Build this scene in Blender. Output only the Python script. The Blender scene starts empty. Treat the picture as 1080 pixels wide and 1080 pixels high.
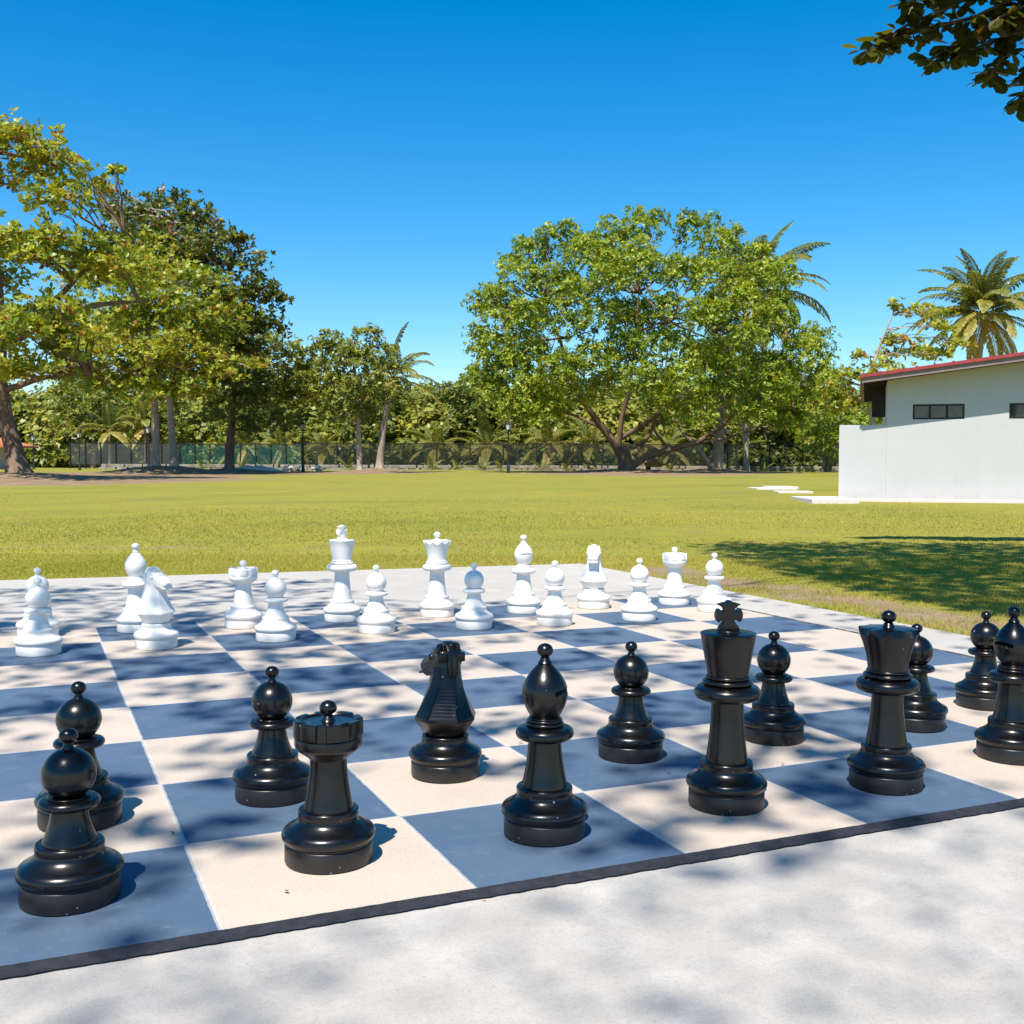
import bpy, bmesh, math, random
import numpy as np
from mathutils import Vector, Matrix

SC = bpy.context.scene
COL = SC.collection
rng = np.random.default_rng(7)
random.seed(7)

# ------------------------------------------------------------------ camera
S = 0.63                                   # side of one board square in metres
CAM = Vector((-0.396, -2.537, 1.080))
YAW, PITCH, ROLL = 0.4153, -0.0457, 0.0034
FW = Vector((math.sin(YAW), math.cos(YAW), 0))
RT = Vector((math.cos(YAW), -math.sin(YAW), 0))
cam = bpy.data.cameras.new('camera')
cam.sensor_width = 36
cam.lens = 36 * 1163.5 / 1080
cam.clip_start, cam.clip_end = 0.1, 3000
co = bpy.data.objects.new('camera', cam)
COL.objects.link(co)
co.location = CAM
co.rotation_euler = (Matrix.Rotation(-YAW, 4, 'Z') @ Matrix.Rotation(math.pi / 2 + PITCH, 4, 'X')
                     @ Matrix.Rotation(ROLL, 4, 'Z')).to_euler()
SC.camera = co

# ------------------------------------------------------------------ light
ELEV = math.radians(60)
SHD = Vector((0.676, 0.740))               # direction in which shadows fall
SHD.normalize()
w = bpy.data.worlds.new('World')
SC.world = w
w.use_nodes = True
nt = w.node_tree
bg = nt.nodes['Background']
sky = nt.nodes.new('ShaderNodeTexSky')
sky.sky_type = 'NISHITA'
sky.sun_disc = False
sky.sun_elevation = ELEV
sky.sun_rotation = math.atan2(-SHD.x, -SHD.y)
sky.altitude = 0
sky.air_density = 1.0
sky.dust_density = 0.3
sky.ozone_density = 5.0
hs = nt.nodes.new('ShaderNodeHueSaturation')
hs.inputs['Hue'].default_value = 0.494
hs.inputs['Saturation'].default_value = 1.42
nt.links.new(sky.outputs[0], hs.inputs['Color'])
nt.links.new(hs.outputs[0], bg.inputs['Color'])
bg.inputs['Strength'].default_value = 0.094
sl = bpy.data.lights.new('sun', 'SUN')
sl.energy = 4.2
sl.angle = math.radians(0.53)
sl.color = (1.0, 0.925, 0.81)
so = bpy.data.objects.new('sun', sl)
COL.objects.link(so)
sd = Vector((SHD.x * math.cos(ELEV), SHD.y * math.cos(ELEV), -math.sin(ELEV)))
so.rotation_euler = sd.to_track_quat('-Z', 'Y').to_euler()
so.location = (-10, -10, 30)
vs = SC.view_settings
vs.view_transform = 'Standard'
vs.look = 'None'
vs.gamma = 1
vs.use_curve_mapping = False
vs.exposure = 0.90


# ------------------------------------------------------------------ helpers
def rise(d):
    t = min(1, max(0, (d - 14) / 31))
    return 0.31 * t * t * (3 - 2 * t)


def W(r, d, z=None):
    """a point r metres to the right of, and d metres ahead of, the photographer"""
    p = Vector((CAM.x, CAM.y, 0)) + RT * r + FW * d
    p.z = rise(d) if z is None else z
    return p


def tag(o, label=None, cat=None, group=None, kind=None):
    if label: o['label'] = label
    if cat: o['category'] = cat
    if group: o['group'] = group
    if kind: o['kind'] = kind
    return o


def empty(name, loc, rz=0.0):
    o = bpy.data.objects.new(name, None)
    COL.objects.link(o)
    o.location = loc
    o.rotation_euler = (0, 0, rz)
    o.empty_display_size = 0.2
    return o


def link(name, me, parent=None, mats=()):
    o = bpy.data.objects.new(name, me)
    COL.objects.link(o)
    for m in mats:
        me.materials.append(m)
    if parent is not None:
        o.parent = parent
    return o


def copy_tree(o, parent=None):
    c = o.copy()
    COL.objects.link(c)
    if parent is not None:
        c.parent = parent
    for ch in list(o.children):
        copy_tree(ch, c)
    return c


def fast_mesh(name, verts, faces, k, attrs=None, smooth=False):
    """verts Nx3, faces MxK (all faces with the same corner count)"""
    verts = np.asarray(verts, np.float32)
    faces = np.asarray(faces, np.int32)
    me = bpy.data.meshes.new(name)
    me.vertices.add(len(verts))
    me.vertices.foreach_set('co', verts.ravel())
    me.loops.add(faces.size)
    me.loops.foreach_set('vertex_index', faces.ravel())
    me.polygons.add(len(faces))
    me.polygons.foreach_set('loop_start', np.arange(len(faces), dtype=np.int32) * k)
    me.polygons.foreach_set('loop_total', np.full(len(faces), k, np.int32))
    if smooth:
        me.polygons.foreach_set('use_smooth', np.ones(len(faces), bool))
    for nm, arr in (attrs or {}).items():
        a = me.attributes.new(nm, 'FLOAT', 'POINT')
        a.data.foreach_set('value', np.asarray(arr, np.float32))
    me.update(calc_edges=True)
    return me


class MB:
    """collects simple shapes into one mesh"""
    def __init__(s):
        s.v, s.f = [], []

    def add(s, v, f):
        n = len(s.v)
        s.v += [tuple(p) for p in v]
        s.f += [tuple(i + n for i in q) for q in f]

    def box(s, a, b, M=None):
        x0, y0, z0 = a
        x1, y1, z1 = b
        v = [Vector(p) for p in ((x0, y0, z0), (x1, y0, z0), (x1, y1, z0), (x0, y1, z0),
                                 (x0, y0, z1), (x1, y0, z1), (x1, y1, z1), (x0, y1, z1))]
        if M is not None:
            v = [M @ p for p in v]
        s.add(v, [(3, 2, 1, 0), (4, 5, 6, 7), (0, 1, 5, 4), (1, 2, 6, 5), (2, 3, 7, 6), (3, 0, 4, 7)])

    def tube(s, pts, rads, n=8, cap=True):
        pts = [Vector(p) for p in pts]
        rings = []
        prev = None
        for i, p in enumerate(pts):
            t = (pts[min(i + 1, len(pts) - 1)] - pts[max(i - 1, 0)])
            if t.length < 1e-9: t = Vector((0, 0, 1))
            t.normalize()
            if prev is None:
                a = Vector((1, 0, 0)) if abs(t.x) < 0.9 else Vector((0, 1, 0))
                u = t.cross(a).normalized()
            else:
                u = (prev - t * prev.dot(t))
                u = u.normalized() if u.length > 1e-6 else t.orthogonal().normalized()
            prev = u
            vv = t.cross(u)
            rings.append([p + (u * math.cos(2 * math.pi * k / n) + vv * math.sin(2 * math.pi * k / n)) * rads[i]
                          for k in range(n)])
        v = [q for r in rings for q in r]
        f = []
        for i in range(len(rings) - 1):
            for k in range(n):
                k2 = (k + 1) % n
                f.append((i * n + k, i * n + k2, (i + 1) * n + k2, (i + 1) * n + k))
        if cap:
            f.append(tuple(range(n - 1, -1, -1)))
            m = (len(rings) - 1) * n
            f.append(tuple(m + k for k in range(n)))
        s.add(v, f)

    def prism(s, outline, y0, y1, M=None):
        """outline in the xz plane, extruded along y"""
        n = len(outline)
        v = [Vector((x, y0, z)) for x, z in outline] + [Vector((x, y1, z)) for x, z in outline]
        if M is not None:
            v = [M @ p for p in v]
        f = [tuple(range(n)), tuple(range(2 * n - 1, n - 1, -1))]
        for i in range(n):
            j = (i + 1) % n
            f.append((j, i, n + i, n + j))
        s.add(v, f)

    def lathe(s, prof, n=56, M=None):
        """rings(r, z); a radius of 0 closes the surface"""
        v, f, rows = [], [], []
        for r, z in prof:
            if r <= 1e-6:
                rows.append([len(v)])
                v.append(Vector((0, 0, z)))
            else:
                rows.append(list(range(len(v), len(v) + n)))
                v += [Vector((r * math.cos(2 * math.pi * k / n), r * math.sin(2 * math.pi * k / n), z)) for k in range(n)]
        for a, b in zip(rows, rows[1:]):
            for k in range(n):
                k2 = (k + 1) % n
                if len(a) == 1 and len(b) == 1: continue
                if len(a) == 1: f.append((a[0], b[k2], b[k]))
                elif len(b) == 1: f.append((a[k], a[k2], b[0]))
                else: f.append((a[k], a[k2], b[k2], b[k]))
        if M is not None:
            v = [M @ p for p in v]
        s.add(v, f)

    def mesh(s, name, smooth_angle=None, bevel=0):
        me = bpy.data.meshes.new(name)
        me.from_pydata(s.v, [], s.f)
        bm = bmesh.new()
        bm.from_mesh(me)
        bmesh.ops.recalc_face_normals(bm, faces=bm.faces)
        if bevel:
            ed = [e for e in bm.edges if len(e.link_faces) == 2 and e.calc_face_angle(0) > 0.5]
            bmesh.ops.bevel(bm, geom=ed, offset=bevel, segments=2, profile=0.5, affect='EDGES', clamp_overlap=True)
        bm.to_mesh(me)
        bm.free()
        if smooth_angle:
            me.polygons.foreach_set('use_smooth', [True] * len(me.polygons))
            me.set_sharp_from_angle(angle=math.radians(smooth_angle))
        me.update()
        return me

    def build(s, name, mat, parent=None, smooth_angle=None, bevel=0):
        return link(name, s.mesh(name, smooth_angle, bevel), parent, [mat])


# ------------------------------------------------------------------ materials
class NT:
    def __init__(s, name):
        s.m = bpy.data.materials.new(name)
        s.m.use_nodes = True
        s.t = s.m.node_tree
        s.b = s.t.nodes['Principled BSDF']
        s.out = s.t.nodes['Material Output']

    def n(s, typ, **kw):
        o = s.t.nodes.new('ShaderNode' + typ)
        for k, v in kw.items():
            setattr(o, k, v)
        return o

    def l(s, a, b):
        s.t.links.new(a, b)

    def coord(s, kind='Object', scale=(1, 1, 1)):
        tc = s.n('TexCoord')
        mp = s.n('Mapping')
        mp.inputs['Scale'].default_value = scale
        s.l(tc.outputs[kind], mp.inputs['Vector'])
        return mp.outputs[0]

    def noise(s, vec, scale, detail=4, rough=0.55, dist=0.0):
        o = s.n('TexNoise')
        o.inputs['Scale'].default_value = scale
        o.inputs['Detail'].default_value = detail
        o.inputs['Roughness'].default_value = rough
        o.inputs['Distortion'].default_value = dist
        if vec is not None: s.l(vec, o.inputs['Vector'])
        return o.outputs['Fac']

    def ramp(s, fac, stops, interp='LINEAR'):
        o = s.n('ValToRGB')
        cr = o.color_ramp
        cr.interpolation = interp
        while len(cr.elements) < len(stops): cr.elements.new(0.5)
        for e, (p, c) in zip(cr.elements, stops):
            e.position = p
            e.color = (c, c, c, 1) if isinstance(c, (int, float)) else (*c, 1)
        s.l(fac, o.inputs[0])
        return o.outputs[0]

    def mix(s, fac, a, b, mode='MIX'):
        o = s.n('Mix', data_type='RGBA', blend_type=mode)
        for inp, v in ((o.inputs[0], fac), (o.inputs[6], a), (o.inputs[7], b)):
            if hasattr(v, 'is_linked'): s.l(v, inp)
            elif isinstance(v, (int, float)): inp.default_value = v
            else: inp.default_value = (*v, 1)
        return o.outputs[2]

    def math(s, op, a, b=0.0, c=0.0):
        o = s.n('Math', operation=op)
        for inp, v in zip(o.inputs, (a, b, c)):
            if hasattr(v, 'is_linked'): s.l(v, inp)
            else: inp.default_value = v
        return o.outputs[0]

    def bump(s, h, strength=0.3, dist=0.01):
        o = s.n('Bump')
        o.inputs['Strength'].default_value = strength
        o.inputs['Distance'].default_value = dist
        s.l(h, o.inputs['Height'])
        s.l(o.outputs[0], s.b.inputs['Normal'])

    def set(s, color=None, rough=None, spec=None, metal=None):
        b = s.b.inputs
        if color is not None:
            if hasattr(color, 'is_linked'): s.l(color, b['Base Color'])
            else: b['Base Color'].default_value = (*color, 1)
        if rough is not None:
            if hasattr(rough, 'is_linked'): s.l(rough, b['Roughness'])
            else: b['Roughness'].default_value = rough
        if spec is not None: b['Specular IOR Level'].default_value = spec
        if metal is not None: b['Metallic'].default_value = metal
        return s.m


def leaf_material(name, stops, trans=0.35, rough=0.42, spec=0.4):
    t = NT(name)
    at = t.n('Attribute', attribute_name='tone')
    c = t.ramp(at.outputs['Fac'], stops)
    t.set(c, rough, spec)
    tr = t.n('BsdfTranslucent')
    c2 = t.mix(1.0, c, (1.5, 1.35, 0.5), 'MULTIPLY')
    t.l(c2, tr.inputs['Color'])
    ms = t.n('MixShader')
    ms.inputs[0].default_value = trans
    t.l(t.b.outputs[0], ms.inputs[1])
    t.l(tr.outputs[0], ms.inputs[2])
    t.l(ms.outputs[0], t.out.inputs['Surface'])
    return t.m


def bark_material(name, a, b, scale=3.0):
    t = NT(name)
    v = t.coord('Object', (1, 1, 0.35))
    n1 = t.noise(v, scale * 2.2, 6, 0.65)
    n2 = t.noise(v, scale * 0.5, 3)
    c = t.mix(t.ramp(n1, [(0.3, 0.0), (0.7, 1.0)]), a, b)
    c = t.mix(t.ramp(n2, [(0.5, 0.0), (0.75, 0.6)]), c, tuple(min(1, x * 1.7) for x in b))
    t.bump(n1, 0.6, 0.03)
    return t.set(c, 0.9, 0.15)


def black_plastic():
    t = NT('black_piece_plastic')
    v = t.coord('Object')
    n = t.noise(v, 9, 5, 0.6)
    fine = t.noise(v, 160, 2)
    sp = t.n('SeparateXYZ')
    t.l(v, sp.inputs[0])
    low = t.ramp(sp.outputs[2], [(0.0, 1.0), (0.055, 0.65), (0.062, 0.0)])
    dust = t.math('MULTIPLY', low, t.ramp(n, [(0.3, 0.15), (0.75, 1.0)]))
    c = t.mix(t.math('MULTIPLY', dust, 0.5), (0.003, 0.003, 0.0033), (0.045, 0.041, 0.036))
    specks = t.ramp(t.noise(v, 75, 1, 0.3), [(0.79, 0.0), (0.81, 1.0)])
    c = t.mix(t.math('MULTIPLY', specks, 0.55), c, (0.4, 0.38, 0.35))
    r = t.math('ADD', t.math('MULTIPLY', n, 0.14), 0.19)
    r = t.math('ADD', r, t.math('MULTIPLY', dust, 0.3))
    t.bump(t.math('ADD', fine, t.math('MULTIPLY', n, 1.5)), 0.035, 0.002)
    return t.set(c, r, 0.5)


def white_plastic():
    t = NT('white_piece_plastic')
    v = t.coord('Object')
    n = t.noise(v, 12, 5, 0.6)
    sp = t.n('SeparateXYZ')
    t.l(v, sp.inputs[0])
    low = t.ramp(sp.outputs[2], [(0.0, 1.0), (0.06, 0.4), (0.09, 0.0)])
    c = t.mix(t.math('MULTIPLY', low, t.ramp(n, [(0.35, 0.0), (0.7, 0.6)])), (0.80, 0.775, 0.735), (0.55, 0.47, 0.37))
    t.bump(n, 0.03, 0.002)
    return t.set(c, 0.42, 0.4)


def simple(name, a, b=None, scale=4.0, rough=0.7, spec=0.3, metal=0.0, bump=0.0):
    t = NT(name)
    if b is None: return t.set(a, rough, spec, metal)
    n = t.noise(t.coord('Object'), scale, 5, 0.6)
    if bump: t.bump(n, bump, 0.01)
    return t.set(t.mix(t.ramp(n, [(0.3, 0.0), (0.7, 1.0)]), a, b), rough, spec, metal)


def board_material():
    t = NT('painted_chequer')
    v = t.coord('Object', (1 / S, 1 / S, 1))          # one unit = one square
    big = t.noise(v, 1.3, 6, 0.62)
    mid = t.noise(v, 6, 6, 0.7)
    fine = t.noise(v, 60, 3, 0.6)
    wob = t.n('TexNoise')
    wob.inputs['Scale'].default_value = 14
    wob.inputs['Detail'].default_value = 3
    t.l(v, wob.inputs['Vector'])
    sub = t.n('VectorMath', operation='SUBTRACT')
    t.l(wob.outputs['Color'], sub.inputs[0])
    sub.inputs[1].default_value = (0.5, 0.5, 0.5)
    scl = t.n('VectorMath', operation='SCALE')
    scl.inputs['Scale'].default_value = 0.012
    t.l(sub.outputs[0], scl.inputs[0])
    vv = t.n('VectorMath', operation='ADD')
    t.l(v, vv.inputs[0])
    t.l(scl.outputs[0], vv.inputs[1])
    sp = t.n('SeparateXYZ')
    t.l(vv.outputs[0], sp.inputs[0])
    fx = t.math('FLOOR', t.math('ADD', sp.outputs[0], 16))
    fy = t.math('FLOOR', t.math('ADD', sp.outputs[1], 16))
    par = t.math('MODULO', t.math('ADD', fx, fy), 2.0)          # 0 / 1
    # thin pale joint where the cream paint laps over
    dx = t.math('ABSOLUTE', t.math('SUBTRACT', t.math('FRACT', t.math('ADD', sp.outputs[0], 16.5)), 0.5))
    dy = t.math('ABSOLUTE', t.math('SUBTRACT', t.math('FRACT', t.math('ADD', sp.outputs[1], 16.5)), 0.5))
    joint = t.math('LESS_THAN', t.math('MINIMUM', dx, dy), 0.010)
    cream = t.mix(t.ramp(big, [(0.35, 0.0), (0.7, 1.0)]), CREAM_A, CREAM_B)
    cream = t.mix(t.ramp(mid, [(0.55, 0.0), (0.85, 0.35)]), cream, (0.50, 0.34, 0.20))
    blue = t.mix(t.ramp(big, [(0.3, 0.0), (0.7, 1.0)]), BLUE_A, BLUE_B)
    blue = t.mix(t.ramp(mid, [(0.55, 0.0), (0.8, 0.35)]), blue, (0.22, 0.26, 0.31))
    c = t.mix(par, cream, blue)
    c = t.mix(t.math('MULTIPLY', joint, 0.6), c, (0.52, 0.50, 0.48))
    c = t.mix(t.ramp(fine, [(0.35, 0.14), (0.65, 0.0)]), c, (0.10, 0.09, 0.08))
    scuff = t.ramp(t.noise(t.coord('Object', (4, 26, 1)), 1.5, 6, 0.7, 1.2), [(0.60, 0.0), (0.72, 0.38)])
    c = t.mix(scuff, c, t.mix(par, (0.40, 0.33, 0.26), (0.24, 0.27, 0.31)))
    wear = t.ramp(t.noise(v, 24, 5, 0.75), [(0.66, 0.0), (0.72, 0.5)])
    c = t.mix(wear, c, (0.38, 0.36, 0.34))
    stain = t.ramp(t.noise(v, 9, 2, 0.4, 1.5), [(0.75, 0.0), (0.79, 1.0)])
    c = t.mix(t.math('MULTIPLY', stain, 0.3), c, (0.16, 0.11, 0.07))
    t.bump(t.math('ADD', fine, t.math('MULTIPLY', mid, 2)), 0.12, 0.003)
    r = t.math('ADD', 0.52, t.math('MULTIPLY', mid, 0.25))
    return t.set(c, r, 0.35)


def concrete_material():
    t = NT('brushed_concrete')
    v = t.coord('Object')
    big = t.noise(v, 0.5, 5, 0.6)
    mid = t.noise(v, 3.2, 6, 0.68)
    streak = t.noise(t.coord('Object', (1.2, 14, 1)), 2.2, 5, 0.65, 0.4)
    fine = t.noise(v, 90, 4, 0.7)
    c = t.mix(t.ramp(big, [(0.3, 0.0), (0.7, 1.0)]), CONC_A, CONC_B)
    c = t.mix(t.ramp(streak, [(0.45, 0.0), (0.8, 0.35)]), c, (0.36, 0.34, 0.32))
    c = t.mix(t.ramp(mid, [(0.5, 0.0), (0.8, 0.5)]), c, (0.62, 0.60, 0.58))
    c = t.mix(t.ramp(fine, [(0.3, 0.35), (0.5, 0.0)]), c, (0.25, 0.23, 0.21))
    spot = t.ramp(t.noise(v, 13, 2, 0.5, 1.0), [(0.76, 0.0), (0.83, 0.25)])
    c = t.mix(spot, c, (0.27, 0.23, 0.18))
    vo = t.n('TexVoronoi', feature='DISTANCE_TO_EDGE')
    vo.inputs['Scale'].default_value = 0.42
    wv = t.n('TexNoise')
    wv.inputs['Scale'].default_value = 1.8
    wv.inputs['Detail'].default_value = 6
    t.l(v, wv.inputs['Vector'])
    va = t.n('VectorMath', operation='MULTIPLY_ADD')
    t.l(wv.outputs['Color'], va.inputs[0])
    va.inputs[1].default_value = (0.9, 0.9, 0.9)
    t.l(v, va.inputs[2])
    t.l(va.outputs[0], vo.inputs['Vector'])
    crack = t.ramp(vo.outputs['Distance'], [(0.0, 0.10), (0.0018, 0.0)])
    crack = t.math('MULTIPLY', crack, t.ramp(t.noise(v, 0.9, 2), [(0.50, 0.0), (0.60, 1.0)]))
    c = t.mix(crack, c, (0.17, 0.155, 0.14))
    grit = t.ramp(t.noise(v, 260, 2, 0.6), [(0.36, 0.30), (0.5, 0.0)])
    c = t.mix(grit, c, (0.22, 0.20, 0.18))
    t.bump(t.math('ADD', fine, t.math('MULTIPLY', streak, 1.5)), 0.22, 0.003)
    return t.set(c, 0.8, 0.2)


def lawn_material():
    t = NT('lawn_turf')
    v = t.coord('Object')
    at = t.n('Attribute', attribute_name='soil')
    n1 = t.noise(v, 0.22, 5, 0.6)
    n2 = t.noise(v, 1.6, 6, 0.7)
    n3 = t.noise(v, 30, 3, 0.7)
    c = t.mix(t.ramp(n1, [(0.35, 0.0), (0.65, 1.0)]), GRASS_A, GRASS_B)
    c = t.mix(t.ramp(n2, [(0.42, 0.0), (0.75, 0.85)]), c, (0.24, 0.18, 0.07))
    band = t.noise(t.coord('Object', (0.12, 0.5, 1)), 1.0, 4, 0.6, 0.6)
    c = t.mix(t.ramp(band, [(0.5, 0.0), (0.7, 0.55)]), c, (0.14, 0.145, 0.03))
    c = t.mix(t.ramp(n3, [(0.35, 0.5), (0.6, 0.0)]), c, (0.13, 0.15, 0.02))
    soil = t.mix(t.ramp(n2, [(0.35, 0.0), (0.7, 1.0)]), (0.22, 0.145, 0.085), (0.36, 0.27, 0.18))
    soil = t.mix(t.ramp(n3, [(0.4, 0.5), (0.6, 0.0)]), soil, (0.10, 0.07, 0.04))
    k = t.math('ADD', at.outputs['Fac'], t.math('MULTIPLY', t.math('SUBTRACT', n2, 0.5), 0.9))
    c = t.mix(t.ramp(k, [(0.42, 0.0), (0.62, 1.0)]), c, soil)
    t.bump(t.math('ADD', n3, n2), 0.6, 0.03)
    return t.set(c, 0.95, 0.1)


def wall_material():
    t = NT('white_render_wall')
    v = t.coord('Object')
    n = t.noise(v, 1.1, 5, 0.6)
    st = t.noise(t.coord('Object', (5, 5, 0.35)), 1.6, 5, 0.65, 0.3)
    sp = t.n('SeparateXYZ')
    t.l(v, sp.inputs[0])
    c = t.mix(t.ramp(n, [(0.3, 0.0), (0.7, 1.0)]), (0.49, 0.495, 0.505), (0.46, 0.465, 0.475))
    c = t.mix(t.ramp(st, [(0.5, 0.0), (0.8, 0.10)]), c, (0.33, 0.32, 0.30))
    k = t.math('MULTIPLY', t.ramp(sp.outputs[2], [(0.03, 0.55), (0.30, 0.0)]), t.ramp(t.noise(v, 4, 5, 0.7), [(0.3, 0.2), (0.7, 1.0)]))
    c = t.mix(k, c, (0.32, 0.27, 0.21))
    t.bump(t.noise(v, 45, 4, 0.6), 0.12, 0.004)
    return t.set(c, 0.85, 0.2)


CREAM_A, CREAM_B = (0.53, 0.455, 0.38), (0.47, 0.40, 0.34)
BLUE_A, BLUE_B = (0.050, 0.098, 0.172), (0.080, 0.126, 0.195)
CONC_A, CONC_B = (0.45, 0.425, 0.39), (0.40, 0.38, 0.35)
GRASS_A, GRASS_B = (0.30, 0.275, 0.040), (0.235, 0.245, 0.038)
M = dict(
    black=black_plastic(), white=white_plastic(), board=board_material(), concrete=concrete_material(), lawn=lawn_material(),
    border=simple('black_border_paint', (0.012, 0.014, 0.02), (0.03, 0.033, 0.042), 30, 0.75, 0.3, bump=0.4),
    blade=leaf_material('grass_blades', [(0, (0.19, 0.22, 0.022)), (0.5, (0.35, 0.325, 0.05)), (1, (0.52, 0.43, 0.12))], 0.35, 0.6, 0.2),
    almond=leaf_material('almond_leaves', [(0, (0.07, 0.12, 0.012)), (0.45, (0.21, 0.275, 0.026)), (0.85, (0.43, 0.43, 0.05)), (0.96, (0.38, 0.30, 0.04)), (1, (0.24, 0.09, 0.02))], 0.38),
    almond_dark=leaf_material('dark_almond_leaves', [(0, (0.035, 0.06, 0.012)), (0.6, (0.13, 0.155, 0.02)), (0.85, (0.27, 0.25, 0.035)), (0.94, (0.18, 0.075, 0.025)), (1, (0.14, 0.03, 0.015))], 0.3),
    fig=leaf_material('fig_leaves', [(0, (0.075, 0.125, 0.010)), (0.5, (0.215, 0.30, 0.02)), (1, (0.44, 0.45, 0.04))], 0.35, 0.42, 0.4),
    wood=leaf_material('woodland_leaves', [(0, (0.07, 0.105, 0.016)), (0.5, (0.19, 0.225, 0.03)), (1, (0.38, 0.35, 0.055))], 0.3),
    bright=leaf_material('bright_green_leaves', [(0, (0.13, 0.20, 0.018)), (1, (0.32, 0.40, 0.04))], 0.35),
    palm=leaf_material('palm_leaflets', [(0, (0.07, 0.10, 0.022)), (0.5, (0.20, 0.22, 0.045)), (0.85, (0.42, 0.35, 0.085)), (1, (0.50, 0.32, 0.08))], 0.3, 0.4, 0.5),
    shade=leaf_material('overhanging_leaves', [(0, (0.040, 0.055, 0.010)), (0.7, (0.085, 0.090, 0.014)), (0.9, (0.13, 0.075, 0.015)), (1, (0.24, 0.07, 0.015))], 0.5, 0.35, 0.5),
    bark=bark_material('brown_bark', (0.10, 0.065, 0.042), (0.22, 0.15, 0.105)),
    bark_pale=bark_material('pale_bark', (0.22, 0.17, 0.13), (0.42, 0.35, 0.29)),
    wall=wall_material(),
    fascia=simple('grey_fascia', (0.20, 0.155, 0.15), (0.24, 0.19, 0.18), 5, 0.6),
    roof=simple('red_metal_roof', (0.26, 0.035, 0.04), (0.33, 0.06, 0.06), 3, 0.5),
    orange_roof=simple('orange_tile_roof', (0.42, 0.13, 0.05), (0.5, 0.19, 0.08), 4, 0.7),
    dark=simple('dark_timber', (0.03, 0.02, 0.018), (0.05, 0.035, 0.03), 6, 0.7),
    frame=simple('black_window_frame', (0.015, 0.015, 0.016), rough=0.4),
    glass=simple('dark_window_glass', (0.012, 0.014, 0.015), (0.07, 0.075, 0.07), 5.0, 0.06, 0.6),
    paver=simple('pale_paver', (0.66, 0.60, 0.57), (0.58, 0.53, 0.5), 3, 0.85),
    iron=simple('black_iron', (0.016, 0.017, 0.018), (0.03, 0.03, 0.03), 8, 0.5),
    lampglass=simple('frosted_lamp_glass', (0.55, 0.60, 0.62), rough=0.25, spec=0.6),
    stone=simple('grey_rubble_stone', (0.17, 0.15, 0.13), (0.33, 0.30, 0.26), 2.2, 0.9, 0.2, bump=0.8),
    rock=simple('pale_rock', (0.35, 0.32, 0.29), (0.55, 0.52, 0.48), 2.5, 0.9, 0.2, bump=0.6),
    soil=simple('dark_soil_mound', (0.10, 0.065, 0.04), (0.20, 0.13, 0.08), 2.5, 0.95, 0.1, bump=0.8),
    orange=simple('orange_machine_paint', (0.5, 0.18, 0.02), (0.4, 0.14, 0.02), 5, 0.5),
)


def screen_material(name, colour, opacity):
    t = NT(name)
    n = t.noise(t.coord('Object'), 1.2, 4, 0.6)
    t.set(t.mix(n, colour, tuple(c * 0.6 for c in colour)), 0.7, 0.2)
    tr = t.n('BsdfTransparent')
    ms = t.n('MixShader')
    ms.inputs[0].default_value = opacity
    t.l(tr.outputs[0], ms.inputs[1])
    t.l(t.b.outputs[0], ms.inputs[2])
    t.l(ms.outputs[0], t.out.inputs['Surface'])
    return t.m


M['mesh_dark'] = screen_material('dark_wire_mesh', (0.03, 0.04, 0.038), 0.33)
M['mesh_teal'] = screen_material('teal_shade_netting', (0.04, 0.16, 0.145), 0.24)
M['mesh_grey'] = screen_material('grey_shade_netting', (0.17, 0.19, 0.19), 0.20)


# ------------------------------------------------------------------ the ground
def vnoise(x, y, seed=0):
    """cheap smooth value noise"""
    def h(i, j):
        n = np.sin(i * 127.1 + j * 311.7 + seed * 74.7) * 43758.5453
        return n - np.floor(n)
    xi, yi = np.floor(x), np.floor(y)
    fx, fy = x - xi, y - yi
    fx, fy = fx * fx * (3 - 2 * fx), fy * fy * (3 - 2 * fy)
    return (h(xi, yi) * (1 - fx) + h(xi + 1, yi) * fx) * (1 - fy) + (h(xi, yi + 1) * (1 - fx) + h(xi + 1, yi + 1) * fx) * fy


def rd(x, y):
    dx, dy = x - CAM.x, y - CAM.y
    return dx * RT.x + dy * RT.y, dx * FW.x + dy * FW.y


TREE_SPOTS = [(-20.3, 45, 5.5), (-21.0, 64, 4.5), (-19.6, 65, 4.5), (-19.1, 74, 4.0), (-9.9, 72, 3.0), (-9.6, 80, 3.0), (8.3, 80, 7.5), (15.4, 84, 4.0)]


def soil_at(r, d):
    s = np.zeros_like(r)
    # worn strip beside the right edge of the paving
    x = CAM.x + RT.x * r + FW.x * d
    y = CAM.y + RT.y * r + FW.y * d
    gap = x - 8 * S
    s += 0.62 * np.exp(-((gap - 0.55) / 0.75) ** 2) * (np.clip((y - 1.5) / 1.5, 0, 1)) * np.clip((9.0 - y) / 1.5, 0, 1)
    for tr, td, ra in TREE_SPOTS:
        s += 0.85 * np.exp(-(((r - tr) / (ra * 1.5)) ** 2 + ((d - td) / (ra * 1.9)) ** 2))
    s += 0.8 * np.exp(-(((r + 21) / 11) ** 2 + ((d - 45) / 8.0) ** 2))
    s += 0.45 * np.exp(-(((r + 6) / 14) ** 2 + ((d - 14.0) / 0.7) ** 2))      # faint trodden line
    s += 0.38 * np.exp(-(((r - 6) / 16) ** 2 + ((d - 62.0) / 9) ** 2))
    s += 0.33 * np.exp(-(((r + 2) / 20) ** 2 + ((d - 24.0) / 2.5) ** 2))
    return s


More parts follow.
